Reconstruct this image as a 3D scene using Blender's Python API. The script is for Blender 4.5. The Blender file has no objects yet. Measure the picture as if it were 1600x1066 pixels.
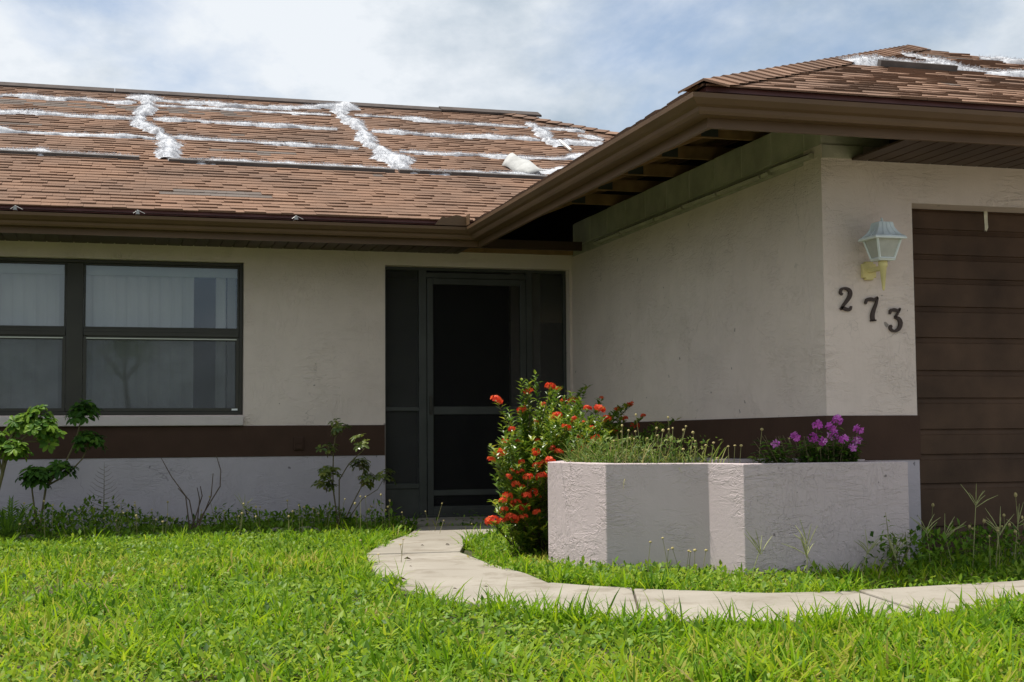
import bpy, math, random
import numpy as np
from mathutils import Vector, Matrix
random.seed(7); RNG = np.random.default_rng(11)
scene = bpy.context.scene
COL = scene.collection

# ------------------------------------------------------------------ camera
CAM = np.array([0.0, 0.0, 0.62]); FPX = 2192.35
YAW, PITCH, ROLL = math.radians(15.946), math.radians(3.8814), math.radians(-0.4265)
FW = np.array([math.sin(YAW)*math.cos(PITCH), math.cos(YAW)*math.cos(PITCH), math.sin(PITCH)])
_r = np.array([math.cos(YAW), -math.sin(YAW), 0.0]); _u = np.cross(_r, FW)
RT = math.cos(ROLL)*_r + math.sin(ROLL)*_u
UP = -math.sin(ROLL)*_r + math.cos(ROLL)*_u
cd = bpy.data.cameras.new('camera'); cam = bpy.data.objects.new('camera', cd); COL.objects.link(cam)
cd.sensor_width = 36.0; cd.lens = FPX/1600*36.0; cd.clip_start = 0.05; cd.clip_end = 3000
cam.matrix_world = Matrix(((RT[0], UP[0], -FW[0], CAM[0]), (RT[1], UP[1], -FW[1], CAM[1]), (RT[2], UP[2], -FW[2], CAM[2]), (0, 0, 0, 1)))
scene.camera = cam

def at(px, py, Y):
    """point at world depth Y seen at photo pixel (1600 px wide)"""
    d = FW + RT*(px-800)/FPX - UP*(py-533)/FPX
    return CAM + d*((Y-CAM[1])/d[1])

# ------------------------------------------------------------------ sky, sun, exposure
SUN = Vector((-0.30, 0.17, 1.0)).normalized()          # direction towards the sun
w = bpy.data.worlds.new('World'); scene.world = w; w.use_nodes = True
nt = w.node_tree; nt.nodes.clear(); N = nt.nodes.new; L = nt.links.new
sky = N('ShaderNodeTexSky'); sky.sky_type = 'NISHITA'; sky.sun_disc = False
sky.sun_elevation = math.asin(SUN.z); sky.sun_rotation = math.atan2(SUN.x, SUN.y)
sky.air_density = 1.0; sky.dust_density = 1.0; sky.ozone_density = 1.5
b1 = N('ShaderNodeBackground'); b1.inputs[1].default_value = 0.105; L(sky.outputs[0], b1.inputs[0])
tc = N('ShaderNodeTexCoord')
mp = N('ShaderNodeMapping'); mp.inputs['Location'].default_value = (1.35, 0.2, 0.4); mp.inputs['Scale'].default_value = (1, 1, 1.7); L(tc.outputs['Generated'], mp.inputs[0])
n1 = N('ShaderNodeTexNoise'); n1.inputs['Scale'].default_value = 4.2; n1.inputs['Detail'].default_value = 12; n1.inputs['Roughness'].default_value = 0.56; n1.inputs['Distortion'].default_value = 0.25; L(mp.outputs[0], n1.inputs[0])
r1 = N('ShaderNodeValToRGB'); r1.color_ramp.elements[0].position = 0.24; r1.color_ramp.elements[1].position = 0.48; L(n1.outputs[0], r1.inputs[0])
n2 = N('ShaderNodeTexNoise'); n2.inputs['Scale'].default_value = 4.6; n2.inputs['Detail'].default_value = 10; n2.inputs['Roughness'].default_value = 0.6; L(mp.outputs[0], n2.inputs[0])
r2 = N('ShaderNodeValToRGB'); r2.color_ramp.elements[0].position = 0.38; r2.color_ramp.elements[0].color = (0.42, 0.505, 0.595, 1); r2.color_ramp.elements[1].position = 0.60; r2.color_ramp.elements[1].color = (0.79, 0.83, 0.875, 1); L(n2.outputs[0], r2.inputs[0])
b2 = N('ShaderNodeBackground'); b2.inputs[1].default_value = 0.86; L(r2.outputs[0], b2.inputs[0])
mx = N('ShaderNodeMixShader'); L(r1.outputs[0], mx.inputs[0]); L(b1.outputs[0], mx.inputs[1]); L(b2.outputs[0], mx.inputs[2])
wo = N('ShaderNodeOutputWorld'); L(mx.outputs[0], wo.inputs[0])
sd = bpy.data.lights.new('sun', 'SUN'); sd.energy = 4.7; sd.angle = math.radians(0.55); sd.color = (1.0, 0.95, 0.87)
so = bpy.data.objects.new('sun', sd); COL.objects.link(so)
so.rotation_euler = SUN.to_track_quat('Z', 'Y').to_euler(); so.location = (-6, 2, 20)
scene.view_settings.view_transform = 'Standard'; scene.view_settings.look = 'None'
scene.view_settings.exposure = 0.35; scene.view_settings.gamma = 1.0; scene.view_settings.use_curve_mapping = False
scene.cycles.use_denoising = True; scene.cycles.max_bounces = 6; scene.cycles.diffuse_bounces = 3; scene.cycles.glossy_bounces = 2; scene.cycles.transmission_bounces = 4; scene.cycles.transparent_max_bounces = 16
scene.cycles.sample_clamp_indirect = 6.0

# ------------------------------------------------------------------ materials
def new_mat(name):
    m = bpy.data.materials.new(name); m.use_nodes = True
    t = m.node_tree; b = t.nodes['Principled BSDF']; return m, t, b
def noise(t, scale, detail=5, rough=.55, dist=0.0, vec=None):
    n = t.nodes.new('ShaderNodeTexNoise'); n.inputs['Scale'].default_value = scale; n.inputs['Detail'].default_value = detail
    n.inputs['Roughness'].default_value = rough; n.inputs['Distortion'].default_value = dist
    if vec is None:
        c = t.nodes.new('ShaderNodeTexCoord'); vec = c.outputs['Object']
    t.links.new(vec, n.inputs['Vector']); return n
def ramp(t, fac, stops):
    r = t.nodes.new('ShaderNodeValToRGB'); e = r.color_ramp.elements
    while len(e) < len(stops): e.new(.5)
    for i, (p, c) in enumerate(stops):
        e[i].position = p; e[i].color = (c[0], c[1], c[2], 1) if hasattr(c, '__len__') else (c, c, c, 1)
    t.links.new(fac, r.inputs[0]); return r
def bump(t, b, h, strength, dist, prev=None):
    n = t.nodes.new('ShaderNodeBump'); n.inputs['Strength'].default_value = strength; n.inputs['Distance'].default_value = dist
    t.links.new(h, n.inputs['Height'])
    if prev is not None: t.links.new(prev.outputs[0], n.inputs['Normal'])
    t.links.new(n.outputs[0], b.inputs['Normal']); return n
def mixc(t, fac, a, b, blend='MIX'):
    m = t.nodes.new('ShaderNodeMix'); m.data_type = 'RGBA'; m.blend_type = blend
    def put(v, s):
        if isinstance(v, (int, float)): s.default_value = v
        elif isinstance(v, tuple): s.default_value = (v[0], v[1], v[2], 1)
        else: t.links.new(v, s)
    put(fac, m.inputs[0]); put(a, m.inputs[6]); put(b, m.inputs[7]); return m.outputs[2]
def simple(name, col, rough=.7, var=.2, scale=6, bmp=0.0, bscale=80, metal=0.0, spec=.4):
    m, t, b = new_mat(name)
    n = noise(t, scale, 6)
    lo = tuple(c*(1-var) for c in col); hi = tuple(min(1, c*(1+var)) for c in col)
    r = ramp(t, n.outputs[0], [(.3, lo), (.7, hi)]); t.links.new(r.outputs[0], b.inputs['Base Color'])
    b.inputs['Roughness'].default_value = rough; b.inputs['Metallic'].default_value = metal; b.inputs['Specular IOR Level'].default_value = spec
    if bmp: bump(t, b, noise(t, bscale, 4).outputs[0], .6, bmp)
    return m
def leafmat(name, stops, rough=.45, transl=.35, spec=.35, attr=True):
    m, t, b = new_mat(name)
    if attr:
        a = t.nodes.new('ShaderNodeAttribute'); a.attribute_name = 'tint'; f = a.outputs['Fac']
    else:
        a = t.nodes.new('ShaderNodeObjectInfo'); f = a.outputs['Random']
    r = ramp(t, f, stops); t.links.new(r.outputs[0], b.inputs['Base Color'])
    b.inputs['Roughness'].default_value = rough; b.inputs['Specular IOR Level'].default_value = spec
    tr = t.nodes.new('ShaderNodeBsdfTranslucent')
    hs = t.nodes.new('ShaderNodeHueSaturation'); hs.inputs['Value'].default_value = 1.5; hs.inputs['Hue'].default_value = .492; t.links.new(r.outputs[0], hs.inputs['Color']); t.links.new(hs.outputs[0], tr.inputs[0])
    mx = t.nodes.new('ShaderNodeMixShader'); mx.inputs[0].default_value = transl
    t.links.new(b.outputs[0], mx.inputs[1]); t.links.new(tr.outputs[0], mx.inputs[2]); t.links.new(mx.outputs[0], t.nodes['Material Output'].inputs[0])
    return m
def stucco(name, col, coarse=1.0):
    m, t, b = new_mat(name)
    c = t.nodes.new('ShaderNodeTexCoord'); o = c.outputs['Object']
    big = noise(t, 1.3, 5, .6, .4, o); mid = noise(t, 9, 6, .65, 1.0, o)
    base = mixc(t, ramp(t, big.outputs[0], [(.3, 0), (.75, 1)]).outputs[0], tuple(x*.92 for x in col), tuple(min(1, x*1.05) for x in col))
    base = mixc(t, ramp(t, mid.outputs[0], [(.35, .07), (.62, 0)]).outputs[0], base, tuple(x*.55 for x in col))
    mps = t.nodes.new('ShaderNodeMapping'); mps.inputs['Scale'].default_value = (9, 9, .55); t.links.new(o, mps.inputs[0])
    stk = noise(t, 1.0, 5, .6, .3, mps.outputs[0])
    base = mixc(t, ramp(t, stk.outputs[0], [(.58, 0), (.78, .14)]).outputs[0], base, tuple(x*.6 for x in col))
    # distorted lookup for hairline cracks
    dn = noise(t, 5, 3, .5, 0, o)
    vm = t.nodes.new('ShaderNodeVectorMath'); vm.operation = 'SCALE'; vm.inputs['Scale'].default_value = .5; t.links.new(dn.outputs['Color'], vm.inputs[0])
    va = t.nodes.new('ShaderNodeVectorMath'); va.operation = 'ADD'; t.links.new(o, va.inputs[0]); t.links.new(vm.outputs[0], va.inputs[1])
    v2 = t.nodes.new('ShaderNodeTexVoronoi'); v2.feature = 'DISTANCE_TO_EDGE'; v2.inputs['Scale'].default_value = 1.0; t.links.new(va.outputs[0], v2.inputs['Vector'])
    crk = ramp(t, v2.outputs['Distance'], [(0.0, 1.0), (0.0035, 0.0)]); gate2 = noise(t, 1.7, 2, .5, 0, o)
    g2 = t.nodes.new('ShaderNodeMath'); g2.operation = 'MULTIPLY'; t.links.new(crk.outputs[0], g2.inputs[0]); t.links.new(ramp(t, gate2.outputs[0], [(.55, 0), (.66, .5)]).outputs[0], g2.inputs[1])
    base = mixc(t, g2.outputs[0], base, tuple(x*.35 for x in col))
    pits = noise(t, 16, 2, .5, 0, o)
    base = mixc(t, ramp(t, pits.outputs[0], [(.745, 0), (.765, .8)]).outputs[0], base, tuple(x*.3 for x in col))
    t.links.new(base, b.inputs['Base Color']); b.inputs['Roughness'].default_value = .85; b.inputs['Specular IOR Level'].default_value = .2
    # trowel sweeps: long thin ridges in patches of changing direction, over a sandy float finish
    prev = None
    for sc_, rot, gsc in (((7, 7, 30), (0, .5, .2), 3.1), ((26, 26, 8), (0, -.4, .1), 2.3), ((14, 14, 24), (0, .9, 0), 3.7)):
        mp_ = t.nodes.new('ShaderNodeMapping'); mp_.inputs['Scale'].default_value = sc_; mp_.inputs['Rotation'].default_value = rot; t.links.new(o, mp_.inputs[0])
        nz = noise(t, 1.0, 4, .6, 1.2, mp_.outputs[0]); rd = ramp(t, nz.outputs[0], [(.46, 0), (.53, 1), (.62, .75)])
        gt = noise(t, gsc, 2, .5, 0, o); gg = t.nodes.new('ShaderNodeMath'); gg.operation = 'MULTIPLY'
        t.links.new(rd.outputs[0], gg.inputs[0]); t.links.new(ramp(t, gt.outputs[0], [(.47, .03), (.66, 1)]).outputs[0], gg.inputs[1])
        prev = bump(t, b, gg.outputs[0], .55, .0045*coarse, prev)
    kn = noise(t, 70, 5, .6, .4, o)
    p1 = bump(t, b, kn.outputs[0], .4, .0022*coarse, prev); bump(t, b, g2.outputs[0], .8, -.004, p1)
    return m

M = {}
M['stucco'] = stucco('stucco', (.73, .615, .545), 1.1)
M['stucco_planter'] = stucco('stucco_planter', (.545, .46, .46), 1.15)
M['band'] = simple('band_paint', (.062, .034, .023), .7, .12, 5, .002, 40, 0, .15)
M['block'] = simple('painted_block', (.40, .375, .285), .85, .22, 5, .004, 90)
M['hanger'] = simple('galvanised_hanger', (.30, .30, .29), .5, .2, 20, 0, 80, .6)
M['mortar'] = simple('mortar_joint', (.52, .49, .39), .9, .2, 8)
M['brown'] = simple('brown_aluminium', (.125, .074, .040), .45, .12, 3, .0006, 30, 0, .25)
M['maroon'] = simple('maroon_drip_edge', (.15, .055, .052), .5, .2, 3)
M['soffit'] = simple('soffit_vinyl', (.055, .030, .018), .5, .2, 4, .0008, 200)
M['wood'] = simple('raw_rafter_wood', (.27, .155, .07), .8, .35, 7, .002, 40)
M['deckwood'] = simple('roof_deck_wood', (.035, .025, .018), .9, .3, 5)
M['underlay'] = simple('roof_underlay', (.06, .045, .038), .9, .3, 9)
M['bronze'] = simple('bronze_window_metal', (.035, .032, .022), .45, .15, 5)
M['greymetal'] = simple('grey_door_metal', (.048, .051, .045), .45, .2, 6, .0006, 50)
M['garage'] = simple('garage_door_paint', (.074, .043, .026), .6, .38, 3, .0012, 130, 0, .2)
M['sill'] = stucco('sill_stucco', (.62, .545, .52), .6)
M['stucco_base'] = stucco('stucco_base', (.47, .425, .455), 1.0)
M['flap'] = simple('grey_sheet', (.40, .40, .385), .8, .25, 9)
M['concrete'] = None
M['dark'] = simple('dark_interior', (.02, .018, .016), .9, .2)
M['interior'] = simple('interior_paint', (.22, .20, .18), .9, .1)
M['blind'] = simple('blind_vinyl', (.78, .76, .73), .55, .06, 3)
M['rail'] = simple('blind_rail', (.62, .64, .55), .5, .05)
M['tarp'] = simple('shredded_tarp', (.50, .51, .535), 1.0, .28, 26, 0, 80, 0, 0.0)
M['batten'] = simple('batten_wood', (.10, .09, .085), .8, .3, 8)
M['soil'] = simple('dry_soil', (.13, .095, .06), .95, .4, 14, .02, 30)
M['lampwhite'] = simple('lantern_white', (.72, .76, .74), .45, .10, 12)
M['lampblue'] = simple('lantern_roof_paint', (.68, .74, .76), .6, .15, 14)
M['lampyellow'] = simple('yellowed_plastic', (.70, .60, .27), .6, .15, 12)
M['number'] = simple('number_brown', (.045, .025, .018), .5, .15)
M['paper'] = simple('torn_paper', (.62, .58, .45), .8, .2, 20)
M['stem'] = simple('plant_stem', (.13, .11, .05), .8, .3, 20)
M['deadstem'] = simple('dead_stem', (.10, .07, .045), .85, .3, 20)
M['seed'] = simple('seed_head', (.40, .33, .14), .8, .25, 30)
M['weedstem'] = simple('weed_stem', (.22, .21, .08), .8, .25, 20)
M['spike'] = simple('crabgrass_spike', (.30, .31, .13), .7, .2, 20)
M['driedweed'] = simple('dried_weed', (.17, .155, .09), .85, .3, 20)
M['edging'] = simple('old_concrete_edging', (.30, .27, .21), .9, .35, 12, .006, 60)
M['debris'] = simple('dry_leaf_litter', (.09, .06, .035), .9, .3, 20)

def concrete():
    m, t, b = new_mat('path_concrete'); c = t.nodes.new('ShaderNodeTexCoord'); o = c.outputs['Object']
    a = noise(t, 1.6, 6, .6, .3, o); f = noise(t, 160, 3, .6, 0, o); s = noise(t, 5, 7, .7, .6, o)
    base = mixc(t, ramp(t, a.outputs[0], [(.3, 0), (.7, 1)]).outputs[0], (.27, .243, .20), (.36, .325, .275))
    base = mixc(t, ramp(t, s.outputs[0], [(.34, .7), (.50, 0)]).outputs[0], base, (.19, .16, .12))
    base = mixc(t, ramp(t, f.outputs[0], [(.35, .25), (.55, 0)]).outputs[0], base, (.24, .21, .17))
    t.links.new(base, b.inputs['Base Color']); b.inputs['Roughness'].default_value = .9; b.inputs['Specular IOR Level'].default_value = .2
    bump(t, b, f.outputs[0], .5, .002); return m
M['concrete'] = concrete()
def lawnsoil():
    m, t, b = new_mat('lawn_soil'); n = noise(t, 7, 8, .65); n2 = noise(t, 60, 4)
    r = ramp(t, n.outputs[0], [(.3, (.025, .035, .008)), (.5, (.05, .05, .016)), (.72, (.19, .15, .085))])
    c = mixc(t, ramp(t, n2.outputs[0], [(.35, .7), (.6, 0)]).outputs[0], r.outputs[0], (.03, .03, .012))
    t.links.new(c, b.inputs['Base Color']); b.inputs['Roughness'].default_value = .95; bump(t, b, n2.outputs[0], .8, .02); return m
M['lawn'] = lawnsoil()
def shingle():
    m, t, b = new_mat('asphalt_shingle')
    a = t.nodes.new('ShaderNodeAttribute'); a.attribute_name = 'tint'
    r = ramp(t, a.outputs['Fac'], [(0, (.145, .085, .057)), (.3, (.220, .128, .083)), (.62, (.272, .163, .108)), (.80, (.33, .205, .142)), (.9, (.13, .105, .09)), (1, (.16, .14, .125))])
    g = noise(t, 220, 2, .6); g2 = noise(t, 1.3, 6)
    c = mixc(t, ramp(t, g.outputs[0], [(.35, .4), (.6, 0)]).outputs[0], r.outputs[0], (.10, .055, .035))
    c = mixc(t, ramp(t, g2.outputs[0], [(.36, .5), (.62, 0)]).outputs[0], c, (.085, .062, .05))
    t.links.new(c, b.inputs['Base Color']); b.inputs['Roughness'].default_value = .92; b.inputs['Specular IOR Level'].default_value = .2
    bump(t, b, g.outputs[0], .6, .003); return m
M['shingle'] = shingle()
def glass(name, tint, refl):
    m, t, b = new_mat(name); t.nodes.remove(b)
    tr = t.nodes.new('ShaderNodeBsdfTransparent'); tr.inputs[0].default_value = (*tint, 1)
    gl = t.nodes.new('ShaderNodeBsdfGlossy'); gl.inputs['Roughness'].default_value = .015; gl.inputs['Color'].default_value = (.9, .95, 1, 1)
    fr = t.nodes.new('ShaderNodeFresnel'); fr.inputs[0].default_value = refl
    mx = t.nodes.new('ShaderNodeMixShader'); t.links.new(fr.outputs[0], mx.inputs[0]); t.links.new(tr.outputs[0], mx.inputs[1]); t.links.new(gl.outputs[0], mx.inputs[2])
    t.links.new(mx.outputs[0], t.nodes['Material Output'].inputs[0]); return m
M['glass'] = glass('window_glass', (.86, .88, .88), 1.62)
def screen(name, dens, col):
    m, t, b = new_mat(name)
    n = noise(t, 3, 5, .6, .5); sc = t.nodes.new('ShaderNodeMapping')
    b.inputs['Base Color'].default_value = (*col, 1); b.inputs['Roughness'].default_value = .7
    r = ramp(t, n.outputs[0], [(.3, dens-.08), (.7, dens+.08)])
    tr = t.nodes.new('ShaderNodeBsdfTransparent'); mx = t.nodes.new('ShaderNodeMixShader')
    t.links.new(r.outputs[0], mx.inputs[0]); t.links.new(tr.outputs[0], mx.inputs[1]); t.links.new(b.outputs[0], mx.inputs[2])
    t.links.new(mx.outputs[0], t.nodes['Material Output'].inputs[0]); return m
M['screen'] = screen('dusty_insect_screen', .42, (.075, .075, .07))
M['winscreen'] = screen('window_insect_screen', .42, (.10, .10, .10))
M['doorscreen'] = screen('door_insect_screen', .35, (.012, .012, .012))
M['frost'] = simple('frosted_lantern_panel', (.42, .42, .37), .35, .12, 14)
G1 = [(0, (.018, .058, .003)), (.35, (.065, .165, .005)), (.62, (.165, .300, .008)), (.84, (.30, .395, .014)), (.93, (.35, .31, .08)), (1, (.42, .34, .16))]
M['grass'] = leafmat('grass_blades', G1, .6, .45, .18)
M['weedleaf'] = leafmat('weed_leaf', [(0, (.030, .085, .008)), (.5, (.115, .225, .014)), (1, (.26, .36, .03))], .5, .38, .25)
M['schef'] = leafmat('glossy_umbrella_leaf', [(0, (.018, .055, .012)), (.6, (.06, .14, .016)), (1, (.17, .27, .025))], .5, .3, .15)
M['schefyellow'] = leafmat('yellowing_umbrella_leaf', [(0, (.06, .10, .02)), (.6, (.15, .18, .03)), (1, (.36, .33, .05))], .35, .3, .4)
M['ixleaf'] = leafmat('shrub_leaf', [(0, (.028, .07, .010)), (.45, (.09, .175, .016)), (.8, (.22, .28, .022)), (1, (.36, .35, .035))], .35, .28, .45)
M['dryplant'] = leafmat('dry_planter_growth', [(0, (.05, .11, .015)), (.45, (.12, .19, .025)), (.8, (.22, .23, .06)), (1, (.36, .28, .13))], .6, .3)
M['red'] = leafmat('red_petal', [(0, (.58, .035, .012)), (.5, (.72, .075, .018)), (1, (.80, .17, .045))], .5, .25, .3)
M['purple'] = leafmat('purple_petal', [(0, (.46, .06, .42)), (.6, (.62, .14, .57)), (1, (.74, .36, .70))], .5, .3, .3)
M['flowerleaf'] = leafmat('pentas_leaf', [(0, (.03, .075, .008)), (.6, (.07, .15, .014)), (1, (.13, .22, .02))], .45, .25)

# ------------------------------------------------------------------ mesh helpers
class MB:
    def __init__(s): s.v = []; s.f = []; s.t = []
    def add(s, vs, fs, tint=None):
        o = len(s.v); s.v.extend([tuple(map(float, q)) for q in vs]); s.f.extend([tuple(i+o for i in f) for f in fs])
        if tint is not None: s.t.extend([tint]*len(fs))
        return s
    def box(s, x0, x1, y0, y1, z0, z1, tint=None):
        return s.add([(x0, y0, z0), (x1, y0, z0), (x1, y1, z0), (x0, y1, z0), (x0, y0, z1), (x1, y0, z1), (x1, y1, z1), (x0, y1, z1)],
                     [(0, 3, 2, 1), (4, 5, 6, 7), (0, 1, 5, 4), (1, 2, 6, 5), (2, 3, 7, 6), (3, 0, 4, 7)], tint)
    def tube(s, pts, rad, n=5, tint=None):
        pts = [np.array(p, float) for p in pts]; rad = rad if hasattr(rad, '__len__') else [rad]*len(pts)
        vs = []; fs = []
        for i, p in enumerate(pts):
            d = pts[min(i+1, len(pts)-1)] - pts[max(i-1, 0)]; d /= np.linalg.norm(d)+1e-9
            a = np.cross(d, (0.31, .95, .05)); a /= np.linalg.norm(a)+1e-9; b = np.cross(d, a)
            for k in range(n):
                q = 2*math.pi*k/n; vs.append(p + rad[i]*(a*math.cos(q)+b*math.sin(q)))
        for i in range(len(pts)-1):
            for k in range(n): fs.append((i*n+k, i*n+(k+1) % n, (i+1)*n+(k+1) % n, (i+1)*n+k))
        fs.append(tuple(range(n-1, -1, -1))); fs.append(tuple((len(pts)-1)*n+k for k in range(n)))
        return s.add(vs, fs, tint)
    def seg(s, prof, A, B, tint=None):
        """closed profile swept from A(d) to B(d); profile points are (d, z)"""
        n = len(prof); vs = [(*A(d), z) for d, z in prof]+[(*B(d), z) for d, z in prof]
        fs = [(i, (i+1) % n, n+(i+1) % n, n+i) for i in range(n)]
        return s.add(vs, fs+[tuple(range(n-1, -1, -1)), tuple(range(n, 2*n))], tint)
    def prism(s, poly, z0, z1, tint=None):
        n = len(poly); vs = [(x, y, z0) for x, y in poly]+[(x, y, z1) for x, y in poly]
        return s.add(vs, [(i, (i+1) % n, n+(i+1) % n, n+i) for i in range(n)]+[tuple(range(n-1, -1, -1)), tuple(range(n, 2*n))], tint)
    def leaf(s, base, dr, up, ln, wd, fold=.25, droop=.25, tint=.5):
        base = np.array(base, float); dr = np.array(dr, float); dr /= np.linalg.norm(dr)+1e-9
        up = np.array(up, float); sd_ = np.cross(dr, up); sd_ /= np.linalg.norm(sd_)+1e-9; nn = np.cross(sd_, dr)
        c1 = base+dr*ln*.45-nn*ln*droop*.12; tip = base+dr*ln-nn*ln*droop*.6
        e = nn*wd*fold
        vs = [base, c1+sd_*wd*.5+e, c1, c1-sd_*wd*.5+e, tip]
        return s.add(vs, [(0, 1, 2), (0, 2, 3), (1, 4, 2), (2, 4, 3)], tint)
    def mesh(s, name, org=(0, 0, 0)):
        me = bpy.data.meshes.new(name); o = np.array(org, float)
        me.from_pydata([tuple(np.array(q)-o) for q in s.v], [], s.f)
        if s.t and len(s.t) == len(s.f):
            a = me.attributes.new('tint', 'FLOAT', 'FACE'); a.data.foreach_set('value', np.array(s.t, dtype=np.float32))
        me.update(); return me
    def build(s, name, mat, parent=None, org=None, smooth=False, bevel=0.0):
        """vertices are in world coordinates; the object origin is org (default: the root's, or 0)"""
        rt = np.zeros(3); q = parent
        while q is not None: rt += np.array(q.location); q = q.parent
        org = rt if org is None else np.array(org, float)
        me = s.mesh(name, org); me.materials.append(mat)
        if smooth: me.polygons.foreach_set('use_smooth', [True]*len(me.polygons))
        o = bpy.data.objects.new(name, me); COL.objects.link(o); o.parent = parent; o.location = tuple(org-rt)
        if bevel:
            b = o.modifiers.new('bevel', 'BEVEL'); b.width = bevel; b.segments = 2; b.limit_method = 'ANGLE'
        return o
def tag(o, label=None, cat=None, group=None, kind=None):
    if label: o['label'] = label
    if cat: o['category'] = cat
    if group: o['group'] = group
    if kind: o['kind'] = kind
    return o
def empty(name, loc):
    o = bpy.data.objects.new(name, None); COL.objects.link(o); o.location = loc; o.empty_display_size = .1; return o
def rnd(a, b): return random.uniform(a, b)

GZ = -0.075
YB, XS, YF = 11.0425, 3.6765, 6.7584
FB, FS, FF = 10.33, 2.69, 6.03            # fascia planes: main eave, garage side eave, garage front eave
ZS = 2.105                                # soffit level

# ------------------------------------------------------------------ the setting
me = MB(); me.add([(-400, -400, GZ), (400, -400, GZ), (400, 400, GZ), (-400, 400, GZ)], [(0, 1, 2, 3)])
tag(me.build('ground', M['lawn']), kind='structure')
ST = [((2.22, 10.30), (2.92, 10.22)), ((1.95, 9.45), (2.50, 9.40)), ((1.60, 8.60), (2.14, 8.60)), ((1.40, 7.95), (1.95, 7.95)), ((1.30, 7.2), (1.92, 7.2)),
      ((1.20, 6.4), (1.95, 6.6)), ((1.34, 5.60), (1.92, 6.12)), ((1.60, 5.08), (2.07, 5.90)), ((1.85, 4.80), (2.19, 5.79)), ((2.41, 4.58), (2.66, 5.44)),
      ((2.9, 4.58), (3.05, 5.38)), ((3.5, 4.85), (3.9, 5.47)), ((4.4, 5.0), (4.4, 5.7))]
JOINT = [0, 1, 3, 6, 8, 10, 12]
path = MB(); path.prism([a for a, b in ST]+[b for a, b in reversed(ST)], GZ-.08, GZ+.006)
pathroot = tag(path.build('path', M['soil']), kind='structure')
def lerp(a, b, t): return (a[0]+(b[0]-a[0])*t, a[1]+(b[1]-a[1])*t)
for j in range(len(JOINT)-1):
    a, b = JOINT[j], JOINT[j+1]; S = list(ST[a:b+1])
    S[0] = (lerp(S[0][0], S[1][0], .012), lerp(S[0][1], S[1][1], .012)); S[-1] = (lerp(S[-1][0], S[-2][0], .012), lerp(S[-1][1], S[-2][1], .012))
    m = MB(); m.prism([q[0] for q in S]+[q[1] for q in reversed(S)], GZ-.07, GZ+.03+(.004 if j % 2 else 0))
    m.build('slab', M['concrete'], pathroot, bevel=.006)
m = MB(); m.box(2.12, 3.66, 10.34, 11.04, GZ-.05, GZ+.05); tag(m.build('entry_slab', M['concrete'], bevel=.006), kind='structure')
m = MB(); m.box(4.42, 9.2, -6, 6.9, GZ-.1, GZ+.02); tag(m.build('driveway', M['concrete'], bevel=.006), kind='structure')

# ------------------------------------------------------------------ the house
house = empty('house', (2.0, YB, GZ))
tag(house, 'single-storey stucco house with brown shingle roof and brown trim band', 'house')
T = .20; Z0_ = .477
def wall_open(name, x0, x1, y, z0, z1, opens, mat):
    m = MB(); xs = x0
    for (a, b, lo, hi) in sorted(opens):
        m.box(xs, a, y, y+T, z0, z1)
        if lo > z0: m.box(a, b, y, y+T, z0, lo)
        m.box(a, b, y, y+T, hi, z1); xs = b
    m.box(xs, x1, y, y+T, z0, z1)
    return m.build(name, mat, house)
WX0, WX1, WZ0, WZ1 = -1.66, .985, .80, 1.99
DX0, DX1, DZ1 = 2.10, 3.655, 2.0
wall_open('front_wall', -11.5, XS+.02, YB, GZ-.2, ZS+.1, [(WX0, WX1, WZ0, WZ1), (DX0, DX1, GZ-.2, DZ1)], M['stucco'])
GX0, GX1, GZT = 4.225, 9.0, 1.885
side = MB(); side.box(XS, XS+T, YF+.0, YB, GZ-.2, ZS); side = side.build('garage_side_wall', M['stucco'], house)
gf = MB(); gf.box(XS+.001, GX0, YF-.001, YF+T, GZ-.2, ZS+.08); gf.box(GX0, GX1, YF-.001, YF+T, GZT, ZS+.08); gf.box(GX1, 9.3, YF-.001, YF+T, GZ-.2, ZS+.08)
gf = gf.build('garage_front_wall', M['stucco'], house)
m = MB(); m.box(-11.5, -11.3, YB, 19.9, GZ-.2, 2.3); m.build('end_wall', M['stucco'], house)
m = MB(); m.box(9.1, 9.3, YF+T, 19.9, GZ-.2, 2.3); m.build('end_wall', M['stucco'], house)
m = MB(); m.box(-11.5, 9.3, 19.9, 20.1, GZ-.2, 2.3); m.build('rear_wall', M['stucco'], house)
m = MB(); m.box(-11.5, DX0-.003, YB-.005, YB+.05, GZ-.2, Z0_+.02); m.build('base_wall', M['stucco_base'], house)
m = MB(); m.box(XS-.004, GX0+.003, YF-.006, YF+.1, GZ-.2, Z0_+.02); m.box(XS-.004, XS+.05, YF+.1, YB-.006, GZ-.2, Z0_+.02); m.build('base_wall', M['stucco_base'], house)
# brown band, 12 mm proud
Z1, Z0 = .717, .477
m = MB(); m.box(-11.5, DX0-.004, YB-.012, YB+.01, Z0, Z1); m.build('trim_band', M['band'], house, bevel=.003)
m = MB(); m.box(XS-.012, XS+.01, YF-.010, YB-.014, Z0, Z1); m.build('trim_band', M['band'], house, bevel=.003)
m = MB(); m.box(XS-.010, GX0+.010, YF-.013, YF+.05, Z0, Z1); m.build('trim_band', M['band'], house, bevel=.003)
m = MB(); m.box(1.37, 1.45, YB-.028, YB-.010, .525, .625); oc = m.build('outlet_cover', M['band'], house, bevel=.004)
m = MB(); m.box(1.385, 1.435, YB-.034, YB-.027, .58, .612); m.build('outlet_flap', M['band'], oc)
m = MB(); m.box(1.385, 1.435, YB-.034, YB-.027, .535, .567); m.build('outlet_flap', M['band'], oc)
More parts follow.
